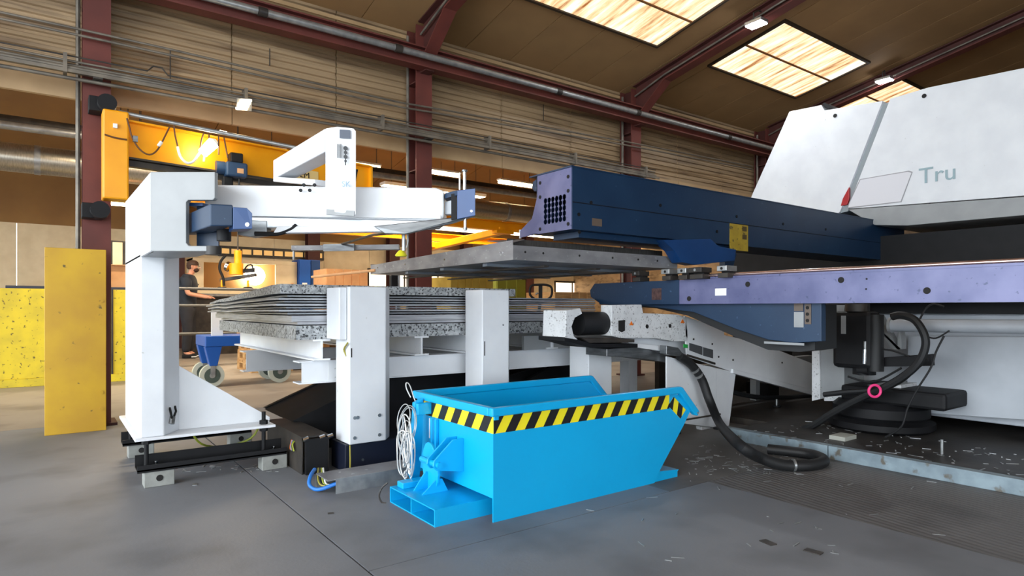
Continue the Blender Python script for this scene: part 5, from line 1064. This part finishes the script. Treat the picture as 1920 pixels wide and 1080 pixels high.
MB().box(1.95, 2.3, 7.75, 8.2, 0.58, 0.80).build('toolbox', TB, tl, bevel=0.01)

# wooden pallets
def pallet(label):
    p = thing('wooden_pallet', (0, 0, 0), label, 'pallet', 'stacked wooden pallets')
    for i in range(5): MB().box(-0.5, 0.5, -0.4 + 0.1625 * i, -0.4 + 0.1625 * i + 0.14, 0.122, 0.144).build('deck_board', WOOD, p)
    for x in (-0.5, -0.07, 0.36):
        MB().box(x, x + 0.14, -0.4, 0.4, 0.10, 0.122).build('stringer', WOOD, p)
        for y in (-0.4, -0.07, 0.26): MB().box(x, x + 0.14, y, y + 0.14, 0.022, 0.10).build('block', WOOD, p)
        MB().box(x, x + 0.14, -0.4, 0.4, 0.0, 0.022).build('bottom_board', WOOD, p)
    return p
pal = pallet('wooden pallet at the bottom of the stack beside the standing man'); pal.location = (2.75, 9.5, 0)
NMS = ['second', 'third', 'fourth', 'fifth', 'sixth']
for k in range(5): dup(pal, (2.75 + 0.02 * (k % 2), 9.5, 0.145 * (k + 1)), 0.02 * (k % 3 - 1), '%s wooden pallet from the floor in the stack beside the man' % NMS[k])
for k in range(5): dup(pal, (3.85 + 0.03 * (k % 2), 9.9, 0.145 * k), 0.02 * (k % 3 - 1), '%s wooden pallet of the stack behind the fanned sheets' % ('lowest', 'second lowest', 'third lowest', 'fourth lowest', 'topmost')[k])
# grey tube railing in front of the man
ra = thing('tube_railing', (2.0, 10.6, 0), 'grey horizontal tube railing in front of the standing man', 'railing')
for py in (541, 573, 626):
    zz = P(350, py, Y=10.6).z; MB().cyl((1.2, 10.6, zz), (2.9, 10.6, zz), 0.022, n=10).build('rail', mat('rail_grey', (92, 94, 94), 0.5), ra, smooth=True)
for x in (1.22, 2.88): MB().cyl((x, 10.6, 0), (x, 10.6, 1.24), 0.025, n=10).build('upright', MATS['rail_grey'], ra, smooth=True)

# cream machine tool with open window, blue cabinet, worktop
cm = thing('machine_tool', (3.4, 13.8, 0), 'cream machine tool with open work window behind the man', 'machine')
mx0, mx1 = P(362, 500, Y=13.5).x, P(557, 500, Y=13.5).x; zt4 = P(460, 487, Y=13.5).z
wx0, wx1 = P(382, 500, Y=13.5).x, P(517, 500, Y=13.5).x; wz0, wz1 = P(450, 540, Y=13.5).z, P(450, 494, Y=13.5).z
for a in ((mx0, mx1, 13.5, 13.56, 0.1, wz0), (mx0, mx1, 13.5, 13.56, wz1, zt4), (mx0, wx0, 13.5, 13.56, wz0, wz1), (wx1, mx1, 13.5, 13.56, wz0, wz1)): MB().box(*a).build('front_panel', CREAM, cm, bevel=0.005)
MB().box(mx0, mx1, 14.2, 14.3, 0, zt4).build('back_panel', mat('inner_bronze', (176, 140, 96), 0.4, 0.3), cm)
for x in (mx0, mx1 - 0.05): MB().box(x, x + 0.05, 13.56, 14.2, 0, zt4).build('side_panel', CREAM, cm)
MB().box(mx0, mx1, 13.56, 14.2, zt4 - 0.04, zt4).build('top_panel', CREAM, cm)
MB().box(mx0 - 0.3, mx1 - 0.02, 13.1, 13.49, 1.12, 1.17).build('worktop', GALV, cm)
MB().box(mx0 - 0.2, mx1 - 0.06, 13.2, 13.48, 0.0, 1.12).build('worktop_base', DKBROWN, cm)
gp = P(478, 517, Y=13.9); MB().lathe(gp, [(0.02, -0.1), (0.2, -0.02), (0.2, 0.0), (0.02, 0.01)], axis=(0.3, 1, 0.1), n=20).build('work_light', WLAMP, cm, smooth=True)
text_mesh('panel_mark', '...', P(545, 532, Y=13.494), (1, 0, 0), UP, 0.1, ORANGE, cm)
bc_ = thing('blue_cabinet', (4.6, 13.7, 0), 'blue two door control cabinet at the right end of the cream machine tool', 'cabinet')
ax0, ax1, axm = mx1 + 0.01, P(601, 500, Y=13.4).x, P(583, 500, Y=13.4).x
MB().box(ax0, ax1, 13.42, 13.9, 0, P(580, 487, Y=13.4).z).build('body', TB, bc_, bevel=0.005)
MB().box(ax0 + 0.01, axm - 0.01, 13.4, 13.42, 0.1, P(580, 488, Y=13.4).z).build('door', TB, bc_, bevel=0.004)
MB().box(axm + 0.01, ax1 - 0.01, 13.4, 13.42, 0.1, P(580, 488, Y=13.4).z).build('door', BLUE, bc_, bevel=0.004)
a, b_ = P(567, 530, Y=13.39), P(576, 534, Y=13.39); MB().box(a.x, b_.x, 13.39, 13.4, b_.z, a.z).build('badge', PAPER, bc_)

# yellow vacuum gripper hanging before the machine tool
vg = thing('vacuum_gripper', P(440, 540, t=10.6), 'yellow vacuum gripper with hoses hanging before the cream machine', 'gripper')
def GP(px, py, d=0.0): return P(px, py, t=10.6 + d)
MB().cyl(GP(443, 494), GP(443, 515), 0.11, n=18).build('drum', YEL, vg, smooth=True)
MB().cyl(GP(446, 470), GP(446, 494), 0.06, n=14).build('neck', YEL, vg, smooth=True)
MB().cyl(V(GP(446, 470).x, GP(446, 470).y, roof2(GP(446, 470).y) - 0.01), GP(446, 470), 0.012, n=8).build('suspension_rod', DKBROWN, vg, smooth=True)
MB().lathe(GP(428, 500), [(0.02, -0.05), (0.085, -0.02), (0.085, 0.03), (0.03, 0.06)], axis=(-RT.x, -RT.y, 0.4), n=16).build('side_valve', CHROME, vg, smooth=True)
MB().tube([GP(424, 478), GP(414, 490), GP(412, 505), GP(418, 520), GP(420, 536)], 0.022, n=8, smooth=4).build('hose', BLACK, vg, smooth=True)
MB().tube([GP(458, 506), GP(464, 498), GP(472, 497), GP(475, 507)], 0.014, n=8, smooth=4).build('handle_loop', BLACK, vg, smooth=True)
MB().obox(GP(412, 528), GP(478, 518) - GP(412, 528), FW * 0.08, UP * 0.05).build('cross_arm', DKBROWN, vg)
for px in (416, 465): MB().cyl(GP(px, 525), GP(px, 538), 0.02, n=10).build('stem', YEL, vg, smooth=True); MB().cyl(GP(px, 543), GP(px, 538), 0.13, 0.05, n=16).build('suction_pad', BLACK, vg, smooth=True)
MB().obox(GP(454, 512), GP(476, 510) - GP(454, 512), FW * 0.05, UP * 0.07).build('control_box', BLACK, vg)

# crates, containers and pallet truck in the gap between stack and raised pan
def crate(x, y, w, d, z0, h, n, m, name, label, cat):
    c = thing(name, (x + w / 2, y + d / 2, z0), label, cat)
    for i in range(n):
        s_ = w / n
        MB().box(x + s_ * i + 0.008, x + s_ * (i + 1) - 0.008, y, y + 0.02, z0 + 0.06, z0 + h).build('slat', m, c); MB().box(x + s_ * i + 0.008, x + s_ * (i + 1) - 0.008, y + d - 0.02, y + d, z0 + 0.06, z0 + h).build('slat', m, c)
    for xx in (x, x + w - 0.02): MB().box(xx, xx + 0.02, y + 0.02, y + d - 0.02, z0 + 0.06, z0 + h).build('end_board', m, c)
    MB().box(x, x + w, y, y + d, z0, z0 + 0.055).build('base', DKBROWN, c); return c
OLV = mat('olive_yellow', (176, 150, 66), 0.6, c2=(156, 130, 52), scale=4)
GRN = mat('crate_green', (132, 140, 50), 0.6)
a, b_ = P(845, 540, Y=8.6), P(925, 540, Y=8.6); crate(a.x, 8.6, b_.x - a.x, 0.8, 0.0, P(890, 520, Y=8.6).z, 6, OLV, 'slatted_container', 'olive yellow slatted container left of the second guide post', 'container')
a, b_ = P(932, 540, Y=9.6), P(986, 540, Y=9.6); crate(a.x, 9.6, b_.x - a.x, 0.8, 0.0, P(960, 524, Y=9.6).z, 3, GRN, 'green_container', 'olive green container behind the second guide post', 'container')
a, b_ = P(1040, 540, Y=8.2), P(1115, 540, Y=8.2); crate(a.x, 8.2, b_.x - a.x, 0.8, 0.0, P(1075, 548, Y=8.2).z, 5, WOOD, 'wooden_crate', 'pale wooden crate right of the pallet truck handle', 'crate')
a, b_ = P(612, 540, Y=11), P(690, 540, Y=11); crate(a.x, 11, b_.x - a.x, 0.7, 0.0, P(650, 505, Y=11).z, 5, CARD, 'tall_crate', 'tall tan board crate right of the blue cabinet', 'crate')
pt_ = thing('pallet_truck', (5.4, 6.7, 0), 'black handled pallet truck parked behind the sheet stack', 'pallet truck')
def TP(px, py): return P(px, py, t=8.4)
MB().tube([TP(1012, 565), TP(1003, 561), TP(994, 553), TP(994, 541), TP(998, 535), TP(1010, 534), TP(1022, 534), TP(1032, 537), TP(1035, 544), TP(1033, 556), TP(1024, 562)], 0.016, n=8, closed=True, smooth=3).build('handle_loop', BLACK, pt_, smooth=True)
b0 = TP(1013, 534); MB().obox(TP(1010, 563), TP(1017, 563) - TP(1010, 563), FW * 0.04, UP * 0.21).build('handle_spine', BLACK, pt_)
MB().cyl(TP(1004, 552), TP(1009, 549), 0.012, n=8).build('lever', STEEL, pt_)
bs = V(b0.x + 0.1, b0.y + 0.25, 0)
MB().cyl(TP(1013, 563), bs + V(0, 0, 0.35), 0.022, n=10).build('shaft', BLACK, pt_, smooth=True)
MB().cyl(bs + V(0, 0, 0.12), bs + V(0, 0, 0.42), 0.06, n=14).build('pump', YEL, pt_, smooth=True)
for k in (-0.08, 0.08): MB().cyl(bs + V(k - 0.025, 0, 0.09), bs + V(k + 0.025, 0, 0.09), 0.09, n=18).build('wheel', BLACK, pt_, smooth=True)
for k in (-0.2, 0.06): MB().box(bs.x + k, bs.x + k + 0.14, bs.y + 0.12, bs.y + 1.2, 0.03, 0.09).build('fork', YEL, pt_, bevel=0.006)
MB().box(bs.x - 0.2, bs.x + 0.2, bs.y + 0.05, bs.y + 0.12, 0.05, 0.30).build('fork_frame', YEL, pt_, bevel=0.006)
vs_ = thing('valve_stand', P(748, 545, Y=6.4), 'dark valve stand with grey pipes left of the second column', 'valve stand')
for px in (744, 748): a = P(px, 530, Y=6.3); MB().cyl((a.x, 6.3, 0), (a.x, 6.3, 1.35), 0.014, n=8).build('pipe', GALV, vs_, smooth=True)
a = P(740, 528, Y=6.3); MB().box(a.x - 0.05, a.x + 0.03, 6.28, 6.34, 1.08, 1.26).build('valve_body', BLACK, vs_, bevel=0.01)
MB().box(a.x - 0.1, a.x + 0.12, 6.24, 6.4, 0, 0.03).build('foot', DKBROWN, vs_)
mt_ = thing('machine_vice', P(790, 545, Y=7.2), 'dark round shouldered motor unit right of the second column', 'motor')
a = P(790, 535, Y=7.2); MB().lathe((a.x, 7.2, 0.0), [(0.2, 0), (0.2, 0.9), (0.16, 1.0), (0.1, 1.08), (0.05, 1.2), (0.03, 1.26)], n=18).build('casing', DKBROWN, mt_, smooth=True)
MB().box(a.x - 0.2, a.x + 0.5, 7.1, 7.3, 1.0, 1.08).build('arm', DKBROWN, mt_, bevel=0.01)

# ================================================================== FLOOR LITTER
lt = random.Random(11)
for k, (px, py, s_) in enumerate(((1440, 1018, 0.028), (1525, 1035, 0.03), (620, 963, 0.012), (365, 909, 0.018))):
    c0 = P(px, py, Z=0.0); an = lt.uniform(0, 3)
    d1 = V(math.cos(an), math.sin(an), 0) * s_; d2_ = V(-math.sin(an), math.cos(an), 0) * s_ * 0.6
    tag(MB().obox(c0 - d1 - d2_ + UP * 0.0005, d1 * 2, d2_ * 2, UP * 0.003).build('metal_offcut', DKBROWN if k != 3 else GALV, None), ('flat dark metal offcut on the floor, left of two at lower right', 'flat dark metal offcut on the floor, right of two at lower right', 'tiny dark chip on the floor left of the skip', 'small pale scrap on the floor beside the loader foot')[k], 'scrap', 'floor offcuts')
sw = MB()
for k in range(170):
    if k < 110: px, py = lt.uniform(1285, 1500), lt.uniform(835, 890)
    elif k < 140: px, py = lt.uniform(1100, 1760), lt.uniform(900, 1060)
    else: px, py = lt.uniform(330, 520), lt.uniform(872, 885)
    c0 = P(px, py, Z=0.0); an = lt.uniform(0, 3.14); l_ = lt.uniform(0.004, 0.028); d1 = V(math.cos(an), math.sin(an), 0) * l_; d2_ = V(-math.sin(an), math.cos(an), 0) * 0.0022
    sw.obox(c0 - d1 + UP * 0.0008, d1 * 2, d2_ * 2, UP * 0.0016)
o = sw.build('metal_swarf', GALV, None); o['label'] = 'scattered pale metal swarf slivers on the floor by the conveyor feet'; o['category'] = 'swarf'; o['kind'] = 'stuff'
sw = MB()
for k in range(90):
    c0 = V(lt.uniform(3.9, 4.6), lt.uniform(0.9, 2.5), 0.056); an = lt.uniform(0, 3.14); d1 = V(math.cos(an), math.sin(an), 0) * lt.uniform(0.004, 0.03); d2_ = V(-math.sin(an), math.cos(an), 0) * 0.003
    sw.obox(c0 - d1, d1 * 2, d2_ * 2, UP * 0.003)
o = sw.build('deck_swarf', GALV, None); o['label'] = 'pale metal swarf slivers lying on the dark service deck'; o['category'] = 'swarf'; o['kind'] = 'stuff'

# ================================================================== MAN IN DARK T-SHIRT
man = thing('person', (0, 0, 0), 'person in dark t-shirt and trousers standing at the cream machine, arms reaching forward', 'person')
SKIN = mat('skin', (206, 150, 124), 0.55); SHIRT = mat('shirt_dark_blue', (34, 44, 58), 0.8, c2=(26, 34, 46), scale=10); TROU = mat('trousers_black', (26, 28, 36), 0.8, c2=(34, 36, 46), scale=9); HAIR = mat('hair_brown', (64, 44, 34), 0.7)
def skin_mesh(name, verts, edges, rad, m, parent, sub=2):
    me = bpy.data.meshes.new(name); me.from_pydata(verts, edges, []); me.materials.append(m)
    o = bpy.data.objects.new(name, me); COL.objects.link(o); attach(o, parent)
    sm_ = o.modifiers.new('skin', 'SKIN'); sm_.use_smooth_shade = True
    for i, r in enumerate(rad):
        d = me.skin_vertices[0].data[i]; d.radius = r if isinstance(r, tuple) else (r, r); d.use_root = (i == 0)
    ss = o.modifiers.new('sub', 'SUBSURF'); ss.levels = sub; ss.render_levels = sub
    return o
# local frame: x forward (faces right in the photo), y to his left
B = [(0, 0, .96), (.0, 0, 1.10), (.015, 0, 1.27), (.02, 0, 1.41), (.045, 0, 1.50), (.075, 0, 1.56), (.10, 0, 1.635), (.105, 0, 1.70)]
Rb = [(.075, .10), (.09, .12), (.105, .14), (.09, .13), (.055, .058), (.052, .055), (.098, .078), (.08, .066)]
E_ = [(i, i + 1) for i in range(7)]
def add(p, r, par): B.append(p); Rb.append(r); E_.append((par, len(B) - 1)); return len(B) - 1
for s_ in (-1, 1):
    sh = add((.02, .19 * s_, 1.425), .062, 3); el = add((.05, .235 * s_, 1.15), .046, sh); wr_ = add((.27, .17 * s_, 1.10), .032, el); pa = add((.345, .155 * s_, 1.09), (.02, .036), wr_)
    for k in range(4):
        f1 = add((.39 - .004 * abs(k - 1.5), (.155 + (k - 1.5) * .021) * s_, 1.085), .0095, pa); add((.43 - .008 * abs(k - 1.3), (.155 + (k - 1.5) * .022) * s_, 1.065), .008, f1)
    t1 = add((.33, (.155 - .045) * s_, 1.08), .011, wr_); add((.37, (.155 - .06) * s_, 1.068), .009, t1)
    hp_ = add((0, .10 * s_, .88), .075, 0); kn = add((.03, .11 * s_, .50), .068, hp_); an_ = add((-.01, .115 * s_, .10), .045, kn); add((.10, .125 * s_, .035), (.035, .045), an_)
skin_mesh('body', B, E_, Rb, SKIN, man)
# clothes
Cv = [(0, 0, .84), (0, 0, .98), (0, 0, 1.12), (.015, 0, 1.28), (.02, 0, 1.41), (.035, 0, 1.49)]; Cr = [(.16, .19), (.155, .185), (.155, .185), (.165, .20), (.14, .19), (.075, .085)]; Ce = [(i, i + 1) for i in range(5)]
for s_ in (-1, 1):
    n0 = len(Cv); Cv += [(.02, .195 * s_, 1.425), (.04, .225 * s_, 1.22)]; Cr += [.098, .085]; Ce += [(4, n0), (n0, n0 + 1)]
skin_mesh('t_shirt', Cv, Ce, Cr, SHIRT, man)
Tv = [(0, 0, .97), (0, 0, .88)]; Tr = [(.15, .18), (.15, .18)]; Te = [(0, 1)]
for s_ in (-1, 1):
    n0 = len(Tv); Tv += [(0, .10 * s_, .80), (.03, .112 * s_, .48), (-.01, .118 * s_, .09)]; Tr += [.118, .088, .075]; Te += [(1, n0), (n0, n0 + 1), (n0 + 1, n0 + 2)]
skin_mesh('trousers', Tv, Te, Tr, TROU, man)
MB().lathe((.082, 0, 1.66), [(.098, 0.0), (.100, .03), (.086, .065), (.05, .09), (.005, .098)], n=20).build('hair', HAIR, man, smooth=True)
MB().lathe((.06, 0, 1.59), [(.06, 0.0), (.078, .03), (.082, .075)], n=16).build('hair', HAIR, man, smooth=True)
MB().lathe((.13, 0, 1.535), [(.02, 0.0), (.058, .03), (.062, .06), (.03, .075)], n=16).build('beard', HAIR, man, smooth=True)
MB().cyl((.19, 0, 1.618), (.213, 0, 1.612), 0.014, 0.011, n=8).build('nose', SKIN, man, smooth=True)
MB().box(.187, .195, -.022, .022, 1.583, 1.590).build('mouth', mat('lip', (160, 92, 84), 0.6), man)
for s_ in (-1, 1):
    MB().lathe((.186, .032 * s_, 1.645), [(.002, -.006), (.011, 0), (.002, .006)], axis=(1, 0, 0), n=10).build('eye', DARK, man, smooth=True)
    MB().lathe((.09, .083 * s_, 1.63), [(.006, -.03), (.016, -.01), (.02, .015), (.008, .032)], n=10).build('ear', SKIN, man, smooth=True)
    MB().box(-.06, .17, .125 * s_ - .05, .125 * s_ + .05, 0.0, .075).build('shoe', BLACK, man, bevel=0.02)
    MB().box(.10, .172, .125 * s_ - .051, .125 * s_ + .051, 0.02, .04).build('shoe_stripe', PAPER, man)
mp_ = P(352, 671, Z=0.0); man.location = mp_; man.rotation_euler = (0, 0, math.atan2(RT.y, RT.x) + 0.25)
